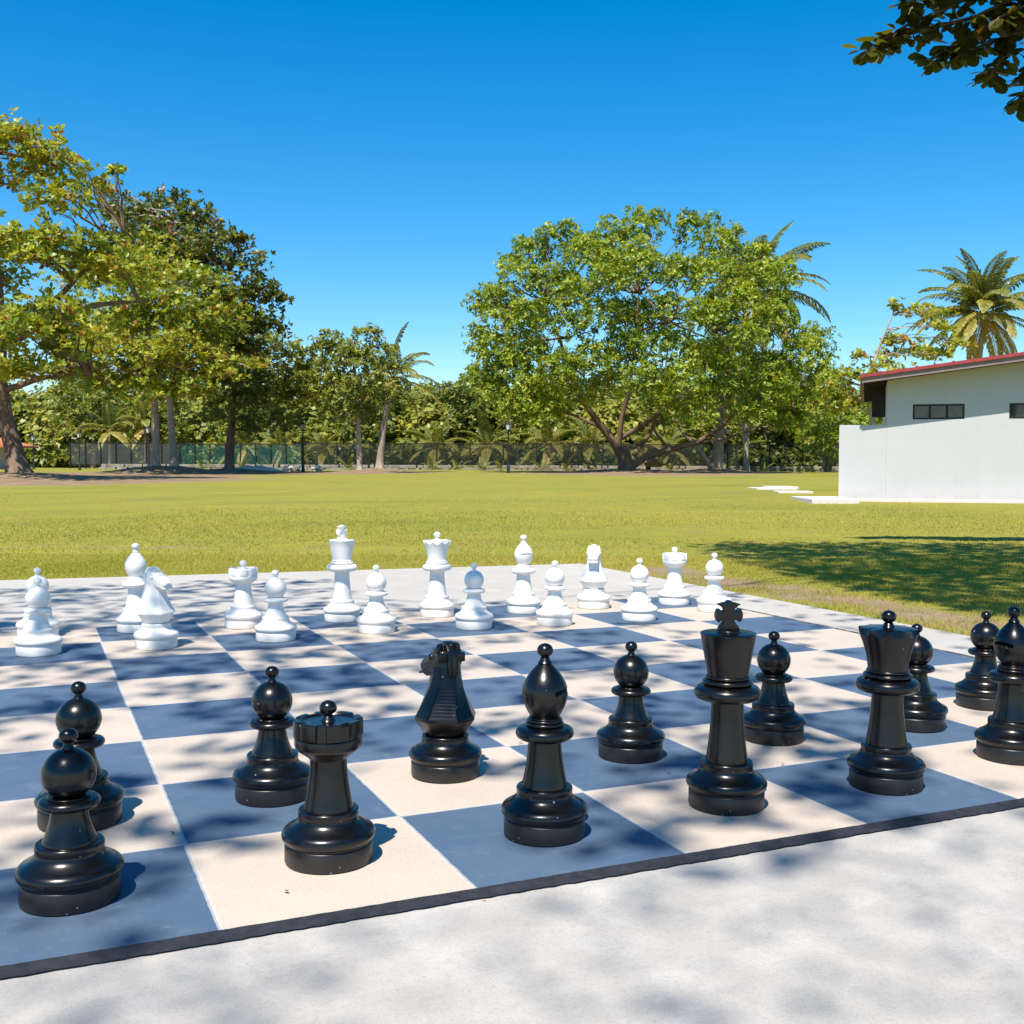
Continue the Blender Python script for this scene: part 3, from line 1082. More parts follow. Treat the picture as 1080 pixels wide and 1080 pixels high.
def tree(name, label, cat, base, trunk, rads, clumps, leafmat, barkmat, leaf_len, per_area, flat=0.35, style='rosette',
         group=None, fork=(0.45, 1.0), limb_r=0.09, tone=(0.45, 0.22), extra_limbs=(), halfwidth=0.27):
    """trunk: points relative to base; clumps: (x, y, z, radius) relative to base, x to the right and y away in the photographer's frame"""
    e = empty(name, base, -YAW)
    tag(e, label, cat, group)
    mb = MB()
    mb.tube(trunk, rads, 12)
    for pth, rr in extra_limbs:
        mb.tube(pth, rr, 8)
    C_, D_, N_, L_, T_ = [], [], [], [], []
    stems = [(trunk, rads)] + list(extra_limbs)
    for (x, y, z, r) in clumps:
        c = Vector((x, y, z))
        # join to the nearest suitable limb
        best = None
        for pth, rr in stems:
            for q in np.linspace(fork[0] if pth is trunk else 0.45, 1.0, 8):
                p = along(pth, q)
                if p.z > z + 0.3 * r: continue
                dd = (p - c).length
                if best is None or dd < best[0]: best = (dd, p)
        p = best[1] if best else Vector(trunk[-1])
        ln = (c - p).length
        lr = max(0.025, limb_r * min(1.2, 0.35 + r * 0.22))
        path = bent(p, c - Vector((0, 0, 0.15 * r)), 0.06 if style == 'rosette' else -0.05, 6, 0.025)
        mb.tube(path, [lr * (1.15 - 0.85 * i / 6) for i in range(7)], 6, False)
        ntw = 5
        for k in range(ntw):
            a = 2 * math.pi * k / ntw + random.random()
            q = c + Vector((math.cos(a) * r * .8, math.sin(a) * r * .8, random.uniform(-.1, .5) * r * flat))
            s0 = along(path, random.uniform(.55, 1))
            mb.tube(bent(s0, q, 0.06, 3, 0.04), [lr * .26, lr * .2, lr * .14, lr * .06], 4, False)
        n = max(6, int(per_area * r * r * random.uniform(.6, 1.25)))
        if style == 'rosette':
            ang = rng.uniform(0, 2 * np.pi, n)
            rad = r * np.sqrt(rng.uniform(0, 1, n)) * rng.uniform(.8, 1.15, n)
            lob = 1 + .22 * np.sin(ang * 3 + x * 3) + .15 * np.sin(ang * 5 + y * 2)
            pos = np.stack([np.cos(ang) * rad * lob, np.sin(ang) * rad * lob, rng.normal(0, .62, n) * r * flat + .25 * r * flat * (1 - (rad / r) ** 2)], 1) + np.array([x, y, z])
            nr_ = np.tile([0, 0, 1.0], (n, 1)) + rng.normal(0, .6, (n, 3))
            nr_[:, :2] += .8 * np.stack([np.cos(ang), np.sin(ang)], 1) * (rad / r)[:, None]
            c_, d_, n_, l_ = rosettes(pos, nr_, leaf_len)
            per = 7
        else:
            dirs = unit(rng.normal(0, 1, (n, 3)))
            dirs[:, 2] = np.where(dirs[:, 2] < -.45, -dirs[:, 2], dirs[:, 2])
            rad = r * rng.uniform(.45, 1.0, n) ** .6 * (1 + .15 * np.sin(dirs[:, 0] * 7 + x) + .12 * np.sin(dirs[:, 1] * 8 + y))
            pos = dirs * rad[:, None] * np.array([1, 1, flat]) + np.array([x, y, z])
            c_, d_, n_, l_ = rosettes(pos, dirs + np.array([0, 0, .5]) + rng.normal(0, .4, (n, 3)), leaf_len, 5, .35)
            per = 5
        t0 = np.clip(rng.normal(tone[0] + random.gauss(0, .07), tone[1], n), 0, 1)
        C_.append(c_); D_.append(d_); N_.append(n_); L_.append(l_)
        T_.append(np.clip(np.repeat(t0, per) + rng.normal(0, .07, n * per), 0, 1))
    mb.build('trunk', barkmat, e, 60)
    c_, d_, n_, l_, t_ = (np.concatenate(q) for q in (C_, D_, N_, L_, T_))
    me = leaf_mesh('crown', c_, d_, n_, l_, l_ * halfwidth, t_)
    link('crown', me, e, [leafmat])
    return e


def px(x, y, d, base_d, base_r):
    """offset from a tree foot for a direction seen from the photographer, at distance d"""
    k = d / 1163.5
    return ((x - 540) * k - base_r, d - base_d, 1.08 + (487 - y) * k - rise(base_d))


def clump_list(spec, D, R, rscale=1.0):
    out = []
    for x, y, dd, r in spec:
        a, b, c = px(x, y, D + dd, D, R)
        out.append((a, b, c, r * rscale))
    return out


def almond_layers(spec, D, R, jig=2):
    """each spec entry is a layer end; fill in a few neighbours so the tiers read as flat sprays"""
    out = []
    for x, y, dd, r in spec:
        out += clump_list([(x, y, dd, r)], D, R)
        for k in range(jig):
            out += clump_list([(x + random.gauss(0, r * 10), y + random.gauss(0, r * 5.0), dd + random.gauss(0, r * .9), r * random.uniform(.35, .7))], D, R)
    return out


# the big almond tree at the left border
D, R = 45, -20.3
spec = [(5, 150, 0, 1.6), (40, 160, -1, 1.5), (70, 178, 0, 1.4), (95, 200, 1, 1.2), (25, 195, 2, 1.6), (60, 215, -2, 1.4), (-30, 150, 1, 1.8), (-60, 180, 0, 2.0), (128, 188, 0, .35),
        (15, 262, -3, 1.6), (55, 275, -2, 1.8), (95, 268, 0, 1.7), (130, 285, -1, 1.6), (150, 262, 1, 1.2), (0, 300, 2, 1.5), (-40, 270, -2, 2.0),
        (25, 345, -4, 1.5), (60, 330, -3, 1.6), (5, 385, -4, 1.4), (35, 395, -3, 1.3), (-25, 360, -3, 1.8), (62, 372, -2, 1.2), (90, 345, -2, 1.3), (-60, 230, 0, 2), (-80, 330, 0, 2)]
base = W(R, D)
trunk = [(0.25, 0, -.15), (0.15, 0, .35), (0.0, 0, 1.2), (-.35, 0, 2.6), (-.55, 0, 4.2), (-.5, .1, 6.0), (-.7, .2, 8.5), (-1.2, .2, 11.0), (-1.4, 0, 13)]
tree('almond_tree', 'broad sea almond tree with brown leaning trunk at the left border', 'tree', base, trunk,
     [.78, .50, .36, .31, .28, .25, .20, .13, .05], almond_layers(spec, D, R), M['almond'], M['bark'], .27, 38, .34,
     extra_limbs=[(bent((-.5, 0, 5.4), (5.6, 0, 7.2), .08, 6, .01), [.24, .2, .17, .14, .11, .07, .03]),
                  (bent((-.5, 0, 5.8), (4.6, 0, 10.0), -.06, 6, .01), [.22, .18, .15, .12, .09, .06, .03]),
                  (bent((-.4, 0, 3.6), (3.6, -1, 4.1), .05, 6, .01), [.15, .13, .11, .09, .07, .05, .02])], tone=(.6, .2))
# two almond trees side by side
D, R = 64, -20.7
spec = [(90, 300, 0, 2.0), (125, 285, -1, 2.1), (165, 290, 0, 2.2), (205, 300, -2, 2.0), (110, 335, -4, 2.2), (150, 325, -4, 2.2), (195, 335, -4, 2.2), (235, 340, -3, 1.8),
        (95, 375, -5, 2.0), (135, 370, -5, 2.1), (180, 375, -5, 2.2), (215, 380, -4, 2.0), (120, 405, -4, 1.6), (160, 412, -5, 1.7), (200, 410, -5, 1.6), (80, 400, -3, 1.5), (235, 385, -2, 1.5), (70, 345, -2, 1.8), (180, 300, 3, 2.2), (140, 300, 4, 2.4), (150, 350, 3, 2.4), (110, 360, 4, 2.2), (205, 355, 3, 2.2)]
base = W(R, D)
tree('almond_tree', 'sunlit sea almond tree with a straight grey trunk, left of the twin pale trunk', 'tree', base,
     [(0, 0, -.1), (0, 0, .4), (.05, 0, 2), (0.02, 0, 4), (-.2, 0, 6), (-.4, 0, 8.5), (-.3, 0, 11)], [.42, .27, .22, .20, .16, .12, .04],
     almond_layers(spec, D, R), M['almond'], M['bark_pale'], .31, 32, .36, tone=(.58, .22))
D, R = 67, -20.5
spec = [(140, 232, 2, 2.2), (175, 225, 2, 2.0), (205, 232, 1, 1.5), (115, 215, 3, 1.2), (150, 255, 0, 2.2), (195, 258, 0, 2.1), (235, 262, 0, 1.7), (255, 256, 0, .8), (215, 282, 1, 2.1), (262, 285, 1, 1.5), (180, 280, 3, 2.2),
        (240, 310, 0, 2.0), (275, 305, 0, 1.5), (290, 318, 0, .9), (225, 330, 2, 2.2), (265, 340, 0, 1.8), (205, 360, 3, 2.2), (245, 370, 1, 1.8), (230, 400, 0, 1.7), (190, 395, 3, 2.0), (265, 372, 1, 1.2), (160, 380, 4, 2.2), (130, 395, 4, 2.0)]
base = W(R, D)
tree('almond_tree', 'tall dark sea almond tree with reddish leaf tips and a pale forked-base trunk', 'tree', base,
     [(0.15, 0, -.1), (0.0, 0, .45), (-.1, 0, 2), (-.25, 0, 4.5), (0.1, 0, 7.5), (.4, 0, 11), (.2, 0, 15)], [.62, .30, .22, .20, .17, .12, .04],
     almond_layers(spec, D, R), M['almond_dark'], M['bark_pale'], .35, 32, .34,
     extra_limbs=[(bent((0, 0, 6.6), (5.2, 0, 10.2), .02, 6, .01), [.2, .18, .15, .12, .09, .06, .03]), (bent((0.2, 0, 8.6), (3.5, 0, 13.0), .02, 6, .01), [.18, .15, .13, .1, .08, .05, .03])], tone=(.48, .25))
D, R = 75, -19.2
spec = [(255, 375, 0, 1.9), (285, 362, 1, 1.9), (310, 375, 0, 1.7), (270, 400, -2, 1.9), (300, 398, 0, 2.0), (325, 388, 1, 1.3), (245, 420, -1, 1.6), (280, 425, -2, 1.7), (315, 420, 0, 1.6), (260, 445, -1, 1.2), (300, 445, 0, 1.3), (330, 412, 2, 1.4), (265, 350, 3, 1.6), (240, 395, 2, 1.8), (225, 440, 1, 1.2)]
base = W(R, D)
tree('almond_tree', 'smaller olive almond tree with a thin straight trunk right of the twin trunks', 'tree', base,
     [(0, 0, -.1), (0, 0, .5), (.1, 0, 2.5), (.3, 0, 5), (.8, 0, 8)], [.5, .33, .27, .2, .06],
     almond_layers(spec, D, R), M['wood'], M['bark'], .33, 30, .42, tone=(.42, .22))
# slender dark tree near the middle
D, R = 72, -9.95
spec = [(350, 362, 0, 1.0), (358, 378, 0, 1.4), (388, 358, 0, 1.1), (345, 395, 0, 1.3), (375, 385, -1, 1.6), (400, 378, 0, 1.4), (335, 420, 0, 1.2), (362, 415, -1, 1.6), (392, 410, -1, 1.6), (415, 395, 0, 1.2), (350, 440, 0, 1.1), (380, 440, 0, 1.3), (410, 425, 0, 1.2), (322, 405, 1, 1.0), (340, 370, 1, .9), (420, 412, 0, .8)]
base = W(R, D)
tree('slender_tree', 'slender dark green tree with thin trunk standing just left of a leaning palm trunk', 'tree', base,
     [(0, 0, -.1), (0, 0, .4), (-.05, 0, 2), (-.1, 0, 4), (-.3, 0, 6.5), (-.4, 0, 8.5)], [.32, .2, .17, .14, .1, .04],
     clump_list(spec, D, R), M['wood'], M['bark_pale'], .28, 74, .75, 'ball', tone=(.45, .22), limb_r=.07)

# the great fig
D, R = 80, 8.25
spec = []
ell = [(685, 350, 0, 195, 120)]
ring = [(520, 345), (512, 322), (545, 300), (560, 272), (590, 262), (615, 275), (640, 255), (672, 248), (700, 246), (730, 252), (760, 258), (790, 275), (800, 300),
        (815, 340), (840, 372), (855, 395), (862, 418), (840, 432), (520, 372), (540, 395), (508, 398), (525, 418), (575, 300), (605, 315), (640, 300), (680, 290), (715, 288), (750, 298), (780, 322),
        (560, 335), (595, 350), (630, 340), (665, 332), (705, 330), (745, 338), (785, 358), (815, 388), (555, 375), (590, 392), (640, 282), (668, 275), (625, 382), (660, 372), (700, 370), (740, 376), (775, 395), (810, 415), (560, 415), (600, 420), (640, 412), (680, 405), (720, 408), (755, 420), (790, 440), (830, 448), (575, 440), (690, 432), (545, 432), (735, 440)]
for x, y in ring:
    edge = ((x - 685) / 185) ** 2 + ((y - 370) / 125) ** 2
    dep = 9.0 * math.sqrt(max(0, 1.08 - edge))
    spec.append((x, y, -dep * random.uniform(.55, 1.0), random.uniform(1.35, 1.95)))
    if edge < .85: spec.append((x + random.gauss(0, 12), y + random.gauss(0, 8) - 6, dep * random.uniform(.1, .8), 1.8))
spec = [q for q in spec if random.random() > .03]
for x, y in [(553, 262), (575, 250), (597, 247), (640, 238), (668, 232), (690, 236), (722, 238), (748, 236), (775, 248), (795, 268), (505, 330), (498, 352), (500, 402), (515, 312), (868, 380), (878, 402), (850, 365), (535, 282), (820, 318), (830, 340)]:
    spec.append((x, y, random.uniform(-3, 3), random.uniform(.65, 1.05)))
base = W(R, D)
fl = []
def limb(pts, r0, r1):
    P = [px(x, y, D + dd, D, R) for x, y, dd in pts]
    n = len(P)
    fl.append((P, [.62 * (r0 + (r1 - r0) * i / (n - 1)) for i in range(n)]))
limb([(660, 492, 0), (648, 468, 0), (632, 448, -.5), (612, 420, -1), (600, 395, -2), (590, 360, -2.5), (575, 320, -3)], .55, .08)
limb([(652, 470, 0), (655, 440, -.5), (662, 415, -1), (668, 370, -2), (672, 310, -2)], .36, .07)
limb([(655, 462, 0), (690, 440, -1), (715, 420, -2), (740, 395, -2), (750, 350, -2)], .30, .06)
limb([(664, 493, 0), (680, 482, -.3), (705, 474, -.6), (735, 466, -1), (760, 450, -1.2), (785, 425, -1.5), (800, 400, -1.5)], .50, .10)
limb([(668, 480, 0), (684, 458, .5), (694, 435, 1), (700, 400, 2), (705, 340, 2)], .30, .06)
limb([(640, 455, 0), (610, 440, .5), (580, 430, 1), (555, 415, 1.5)], .22, .05)
limb([(735, 466, -1), (765, 462, -1), (800, 450, -1.3), (835, 435, -1)], .22, .05)
limb([(705, 474, -.6), (690, 455, -1), (684, 430, -2), (690, 400, -2.5)], .2, .05)
tree('fig_tree', 'huge spreading green fig tree with many low limbs in the middle of the lawn edge', 'tree', base,
     [(0, 0, -.2), (.02, 0, .3), (-.1, 0, 1.0), (-.3, 0, 1.9)], [.95, .62, .52, .44], clump_list(spec, D, R), M['fig'], M['bark'],
     .29, 78, .86, 'ball', fork=(.6, 1), extra_limbs=fl, tone=(.5, .24), limb_r=.1)
D, R = 86, 15.9
spec = [(770, 410, 0, 1.8), (800, 395, 1, 2.0), (830, 400, 1, 1.8), (750, 385, 1, 1.8), (785, 370, 2, 2), (820, 425, 0, 1.6), (850, 420, 2, 1.6), (870, 400, 3, 1.5), (868, 432, 2, 1.4), (845, 445, 0, 1.3)]
base = W(R, D)
tree('pale_trunk_tree', 'tree with a thick pale trunk and leaning side stem right of the great fig', 'tree', base,
     [(0, 0, -.2), (0, 0, .5), (.15, 0, 2), (.3, 0, 4), (.5, 0, 6.5), (1.5, 0, 9)], [.9, .5, .42, .38, .28, .1], clump_list(spec, D, R), M['fig'], M['bark_pale'],
     .33, 42, .8, 'ball', extra_limbs=[(bent((-.2, 0, .2), (-2.9, -.4, 3.2), .06, 6, .01), [.32, .26, .22, .18, .14, .1, .05])], tone=(.42, .24))
D, R = 98, 20.7
spec = [(790, 420, 0, 1.3), (805, 408, 1, 1.2), (775, 405, 1, 1.2), (800, 440, 0, 1.0)]
tree('birch_like_tree', 'thin white-stemmed tree between the pale trunk and the white building', 'tree', W(R, D),
     [(0.2, 0, -.1), (.1, 0, 1), (-.1, 0, 3), (-.5, 0, 6)], [.24, .2, .17, .08], clump_list(spec, D, R), M['wood'], M['bark_pale'], .32, 34, .7, 'ball', tone=(.6, .2))
# sparse almond behind the house
D, R = 62, 20.2
spec = [(940, 322, 0, .45), (958, 332, 0, .7), (975, 330, 1, .9), (990, 345, 0, .7), (938, 358, 0, .7), (955, 367, 0, .9), (972, 372, 0, .8), (930, 385, -1, .8), (905, 378, 0, .6), (900, 395, 0, .9), (925, 400, -1, .9), (950, 392, 0, .9), (880, 405, 1, 1.0), (890, 425, 1, 1.1), (915, 425, 0, .9), (868, 425, 2, .9), (985, 375, 1, .8), (1000, 360, 2, .9)]
tree('almond_tree', 'sparse yellowing almond tree rising behind the white building roof', 'tree', W(R, D),
     [(.3, 0, -.1), (.25, 0, 1), (0, 0, 3), (-.4, 0, 5), (0.2, 0, 7), (1.0, 0, 9)], [.2, .16, .14, .12, .09, .03], almond_layers(spec, D, R), M['almond'], M['bark_pale'],
     .30, 30, .5, tone=(.72, .2), limb_r=.06)
# bright green tree by the wall
D, R = 92, 26.2
spec = [(868, 450, 0, 1.5), (850, 462, 0, 1.3), (880, 462, -1, 1.5), (862, 475, -1, 1.3), (885, 440, 1, 1.4), (878, 480, -1, 1.1), (900, 455, 1, 1.8), (915, 440, 2, 1.8), (905, 470, 0, 1.6)]
tree('bright_green_tree', 'low bright green layered tree right beside the white building wall', 'tree', W(R, D),
     [(0, 0, -.1), (0, 0, .5), (.1, 0, 2), (.3, 0, 4)], [.25, .18, .15, .06], clump_list(spec, D, R), M['bright'], M['bark'], .36, 34, .55, 'ball', tone=(.5, .25))

# individual trees in front of the wood
FT = [(-41, 108, 9.0, 4.0, 'woodland tree with a rounded crown behind the small far house'),
      (-33.5, 106, 8.0, 3.6, 'woodland tree left of the yellowing palm behind the netting'),
      (-25.5, 107, 8.6, 3.8, 'woodland tree showing between the leftmost trunk and the twin trunks'),
      (-14.5, 109, 8.4, 3.4, 'woodland tree left of the slender tree, above the dark fence'),
      (-5.2, 112, 8.2, 3.6, 'woodland tree right of the slender tree, above the dark fence'),
      (1.5, 114, 9.2, 4.0, 'olive woodland tree under the left edge of the great fig'),
      (19.0, 110, 8.0, 3.8, 'woodland tree behind the white stem right of the great fig'),
      (25.5, 112, 10.2, 4.0, 'woodland tree above the dark fence near the white building')]
for r_, d_, h, cr, lab in FT:
    cl = []
    for k in range(16):
        a = random.random() * 6.28
        q = math.sqrt(random.random()) * cr * .8
        zz = random.uniform(.28, .95) * h
        q *= math.sqrt(max(.15, 1 - ((zz / h - .55) / .5) ** 2))
        cl.append((math.cos(a) * q, math.sin(a) * q, zz, random.uniform(1.2, 1.8)))
    tree('woodland_tree', lab, 'tree', W(r_, d_), [(0, 0, -.1), (.1, 0, h * .3), (-.1, 0, h * .6), (0, 0, h * .9)], [.3, .22, .16, .05], cl, M['wood'], M['bark'], .42, 26, .85, 'ball',
         tone=(random.uniform(.35, .65), .24))


def mass(name, label, cat, items, leafmat, L, dens, tone):
    """a far-off wood that reads as one mass"""
    C_, D_, N_, T_ = [], [], [], []
    for x, y, z, rx, rz in items:
        n = int(dens * rx * rx)
        dirs = unit(rng.normal(0, 1, (n, 3)))
        dirs[:, 2] = np.abs(dirs[:, 2]) * np.where(rng.random(n) < .22, -1, 1)
        bump_ = 1 + .16 * np.sin(dirs[:, 0] * 6 + x) * np.sin(dirs[:, 2] * 7 + y) + .12 * np.sin(dirs[:, 1] * 9)
        p = dirs * (bump_ * rng.uniform(.72, 1.02, n))[:, None] * np.array([rx, rx, rz]) + np.array([x, y, z])
        C_.append(p)
        N_.append(dirs + np.array([0, 0, .7]) + rng.normal(0, .5, (n, 3)))
        D_.append(rng.normal(0, 1, (n, 3)) + np.array([0, 0, -.3]))
        T_.append(np.clip(rng.normal(tone + random.gauss(0, .14), .2, n), 0, 1))
    c, d, nn, t = (np.concatenate(q) for q in (C_, D_, N_, T_))
    d = d - nn * (np.sum(d * nn, 1) / np.sum(nn * nn, 1))[:, None]
    l = L * rng.uniform(.6, 1.2, len(c))
    me = leaf_mesh(name, c, d, nn, l, l * .36, t)
    o = link(name, me, None, [leafmat])
    tag(o, label, cat, kind='stuff')
    return o


items = []
for row, (dd, hh, step) in enumerate(((118, 6.8, 3.4), (128, 8.2, 3.8), (142, 9.6, 4.4), (160, 10.8, 5.0))):
    rr = -72.0 - row * 6
    while rr < 62 + row * 5:
        p = W(rr + random.gauss(0, .8), dd + random.gauss(0, 3))
        top = hh * random.uniform(.86, 1.14)
        if rr < -28: top *= .92
        rx = random.uniform(2.6, 3.8) * (1 + .1 * row)
        for q in (1.0, .55):
            items.append((p.x, p.y, p.z + top * q - rx * .75, rx, rx * .85))
        rr += step
mass('woodland', 'dense green woodland closing off the lawn behind the fence', 'woodland', items, M['wood'], .75, 120, .5)
items = []
for k in range(120):
    p = W(random.uniform(-62, 45), random.uniform(107, 113))
    items.append((p.x, p.y, p.z + random.uniform(.3, 2.2), random.uniform(1.0, 1.9), random.uniform(.8, 1.5)))
mass('undergrowth', 'shrubby undergrowth at the foot of the woodland behind the fence', 'undergrowth', items, M['wood'], .55, 150, .42)


# ------------------------------------------------------------------ palms
def frond_mesh(name, elev, droop, length, tone, seed, pairs=52, leaflet=0.76):
    r = np.random.default_rng(seed)
    # rachis
    pts, dirs = [], []
    p = np.zeros(3)
    a = math.radians(elev)
    n = 24
    for i in range(n + 1):
        pts.append(p.copy())
        d = np.array([math.cos(a), 0, math.sin(a)])
        dirs.append(d)
        p = p + d * length / n
        a -= math.radians(droop) / n * (0.35 + 1.3 * i / n)
    pts, dirs = np.array(pts), np.array(dirs)
    C_, D_, N_, L_, T_ = [], [], [], [], []
    for i in range(pairs):
        t = .12 + .88 * (i + .5) / pairs
        q = t * n
        k = min(int(q), n - 1)
        pp = pts[k] + (pts[k + 1] - pts[k]) * (q - k)
        fw = dirs[k]
        up = np.array([-fw[2], 0, fw[0]])
        ll = leaflet * math.sin(math.pi * min(1, .18 + .80 * t)) ** .6 * (1.0 if t < .9 else .8)
        for s in (1, -1):
            sweep = .55 + .55 * t
            dd = fw * sweep + np.array([0, s, 0]) + up * .12 + r.normal(0, .06, 3)
            dd = dd / np.linalg.norm(dd)
            mid = pp + dd * ll * .55
            d2 = dd + np.array([0, 0, -.95 + r.normal(0, .12)])
            C_ += [pp, mid - dd * .05]
            D_ += [dd + np.array([0, 0, -.15]), d2]
            N_ += [up + r.normal(0, .15, 3)] * 2
            L_ += [ll * .72, ll * .52]
            T_ += [np.clip(tone + r.normal(0, .06), 0, 1)] * 2
    V_, k4 = leaf_arrays(np.array(C_), np.array(D_), np.array(N_), np.array(L_), np.array(L_) * 0 + .047)
    F = np.arange(len(V_)).reshape(-1, 4)
    # rachis tube
    m = MB()
    m.tube([tuple(q) for q in pts], [.035 * (1 - .85 * i / n) + .004 for i in range(n + 1)], 4, False)
    rv = np.array(m.v)
    rf = np.array(m.f) + len(V_)
    return fast_mesh(name, np.concatenate([V_, rv]), np.concatenate([F, rf]), 4, {'tone': np.concatenate([np.repeat(T_, 4), np.full(len(rv), min(1, tone + .2))])})


FR = [frond_mesh('frond', 78, 50, 4.2, .35, 1), frond_mesh('frond', 58, 75, 4.4, .45, 2), frond_mesh('frond', 38, 85, 4.5, .5, 3), frond_mesh('frond', 18, 80, 4.5, .62, 4),
      frond_mesh('frond', -8, 62, 4.3, .72, 5), frond_mesh('frond', -35, 42, 4.0, .9, 6)]
for f_ in FR:
    f_.materials.append(M['palm'])


def palm(label, r, d, height, scale, lean=(0, 0), nf=22, start=None, spread=(0, 5), group='coconut palms', trunk_r=.16, seed=0):
    rnd = random.Random(seed)
    e = empty('coconut_palm', W(r, d), -YAW)
    tag(e, label, 'palm tree', group)
    top = Vector((lean[0], lean[1], height))
    if height > 0.8:
        mb = MB()
        pth = [Vector((lean[0] * (i / 8) ** 1.7, lean[1] * (i / 8) ** 1.7, height * i / 8)) for i in range(9)]
        mb.tube(pth, [trunk_r * (1.7 if i == 0 else 1.15 - .4 * i / 8) for i in range(9)], 10)
        mb.build('trunk', M['bark_pale'], e, 60)
    for i in range(nf):
        q = i / (nf - 1)
        k = spread[0] + q * (spread[1] - spread[0])
        k = max(0, min(5, int(round(k + rnd.gauss(0, .3)))))
        o = bpy.data.objects.new('frond', FR[k])
        COL.objects.link(o)
        o.parent = e
        o.location = top + Vector((0, 0, .12 - .1 * q))
        a = i * 2.39996 + rnd.gauss(0, .15) if start is None else start[i % len(start)]
        o.rotation_euler = (rnd.gauss(0, .12), rnd.gauss(0, .1), a)
        s = scale * rnd.uniform(.88, 1.08)
        o.scale = (s, s, s)
    return e


palm('tall coconut palm with yellow-green fronds above the white building roof', 31.4, 75, 10.8, 1.2, (.4, 0), 46, spread=(0, 5.1), seed=3)
palm('tall coconut palm with dark fronds sticking out behind the great fig crown', 19.7, 93, 15.0, 1.6, (.6, 0), 32, spread=(.5, 4.6), seed=11)
palm('coconut palm with a pale leaning trunk beside the slender dark tree', -9.6, 80, 6.7, .98, (1.0, 0), 18, spread=(.8, 5), trunk_r=.24, seed=5)
SP = [(-37.5, 103, 3.4, .85, 'drooping yellow palm left of the leftmost lamp posts behind the netting'), (-34.5, 104, 4.0, .9, 'yellowing palm left of the twin almond trunks'),
      (-25.0, 104, 2.0, .75, 'short palm behind the netting left of the thin straight trunk'), (-21.5, 103, 2.0, .75, 'short palm behind the netting right of the thin straight trunk'),
      (-17.2, 104, 1.7, .7, 'small palm behind the fence at the lamp post left of the slender tree'),
      (-6.6, 103, 2.0, .92, 'low palm with orange drooping fronds right of the leaning palm trunk'), (-2.3, 104, 2.1, .9, 'low palm behind the fence left of the middle lamp post'),
      (3.4, 103, 2.3, .95, 'low palm behind the fence right of the middle lamp post'), (7.2, 104, 2.1, .9, 'low palm behind the fence left of the fig trunk'), (12.2, 104, 2.0, .85, 'low palm seen under the fig limbs right of its trunk'),
      (15.2, 105, 1.8, .8, 'low palm behind the fence left of the pale thick trunk')]
for k, (r_, d_, h, s, lab) in enumerate(SP):
    palm(lab, r_, d_, h, s, (random.gauss(0, .2), 0), 16, spread=(.4, 4.6), group='low palms behind the fence', trunk_r=.13, seed=20 + k)

# palm seedlings along the foot of the fence
SEED = [(-7.4, 'left of'), (-4.2, 'nearest left of'), (1.2, 'just right of')]
for k in range(15):
    r_ = [-26.5, -23, -13.8, -6.9, -4.6, -2.6, -1.0, 2.6, 4.6, 6.6, 13.6, 18.6, 21.6, 24.4, 26.8][k]
    o = empty('palm_seedling', W(r_, 94.2 + random.gauss(0, .4)), random.random() * 6)
    lab = 'small palm seedling planted along the low stone wall under the fence'
    tag(o, lab, 'plant', 'palm seedlings along the fence')
    for j in range(7):
        f_ = bpy.data.objects.new('frond', FR[[0, 1, 1, 2, 2, 3, 3][j]])
        COL.objects.link(f_)
        f_.parent = o
        f_.rotation_euler = (0, 0, j * 2.4)
        s = random.uniform(.26, .42)
        f_.scale = (s, s, s)


# ------------------------------------------------------------------ fence, low wall, lamps
def fence(name, label, r0, r1, d, mat, step, h, rail=True):
    e = empty(name, W(r0, d), -YAW)
    tag(e, label, 'fence')
    ln = r1 - r0
    z0 = 0.35
    mb = MB()
    mb.box((0, -.004, z0 + .05), (ln, .004, h))
    mb.build('mesh_panel', mat, e)
    mb = MB()
    mb.box((0, -.035, h + .002), (ln, .035, h + .075))
    mb.box((0, -.028, z0 - .05), (ln, .028, z0 + .02))
    mb.build('rail', M['iron'], e)
    post = MB()
    post.tube([(0, 0, 0), (0, 0, h + .12)], [.06, .06], 8)
    pm = post.mesh('post')
    pm.materials.append(M['iron'])
    k = 0
    while k * step <= ln + .01:
        o = bpy.data.objects.new('post', pm)
        COL.objects.link(o)
        o.parent = e
        o.location = (k * step, -.07, 0)
        k += 1
    return e


fence('mesh_fence', 'long dark wire mesh fence with black posts in front of the woodland', -18.5, 30.0, 98, M['mesh_dark'], 2.95, 2.3)
fence('netting_fence', 'teal shade-netting fence section behind the twin almond trunks', -29.5, -18.6, 98, M['mesh_teal'], 1.35, 2.2)
fence('netting_fence', 'grey shade-netting fence section left of the teal netting', -39.2, -29.6, 98, M['mesh_grey'], 1.35, 2.25)
# low stone wall in rubble courses
mb = MB()
x = -36.0
while x < 29.5:
    for c in range(2):
        wd = random.uniform(.35, .7)
        mb.box((x + c * .2, 96.2 - random.uniform(0, .05), .27 * c - .1), (x + c * .2 + wd - .02, 96.55, .27 * c + .165))
    x += .52
e = mb.build('stone_wall', M['stone'], bevel=.03)
e.rotation_euler = (0, 0, -YAW)
e.location = W(0, 0, 0.31)
tag(e, 'low grey rubble stone wall running along the foot of the fence', 'wall')


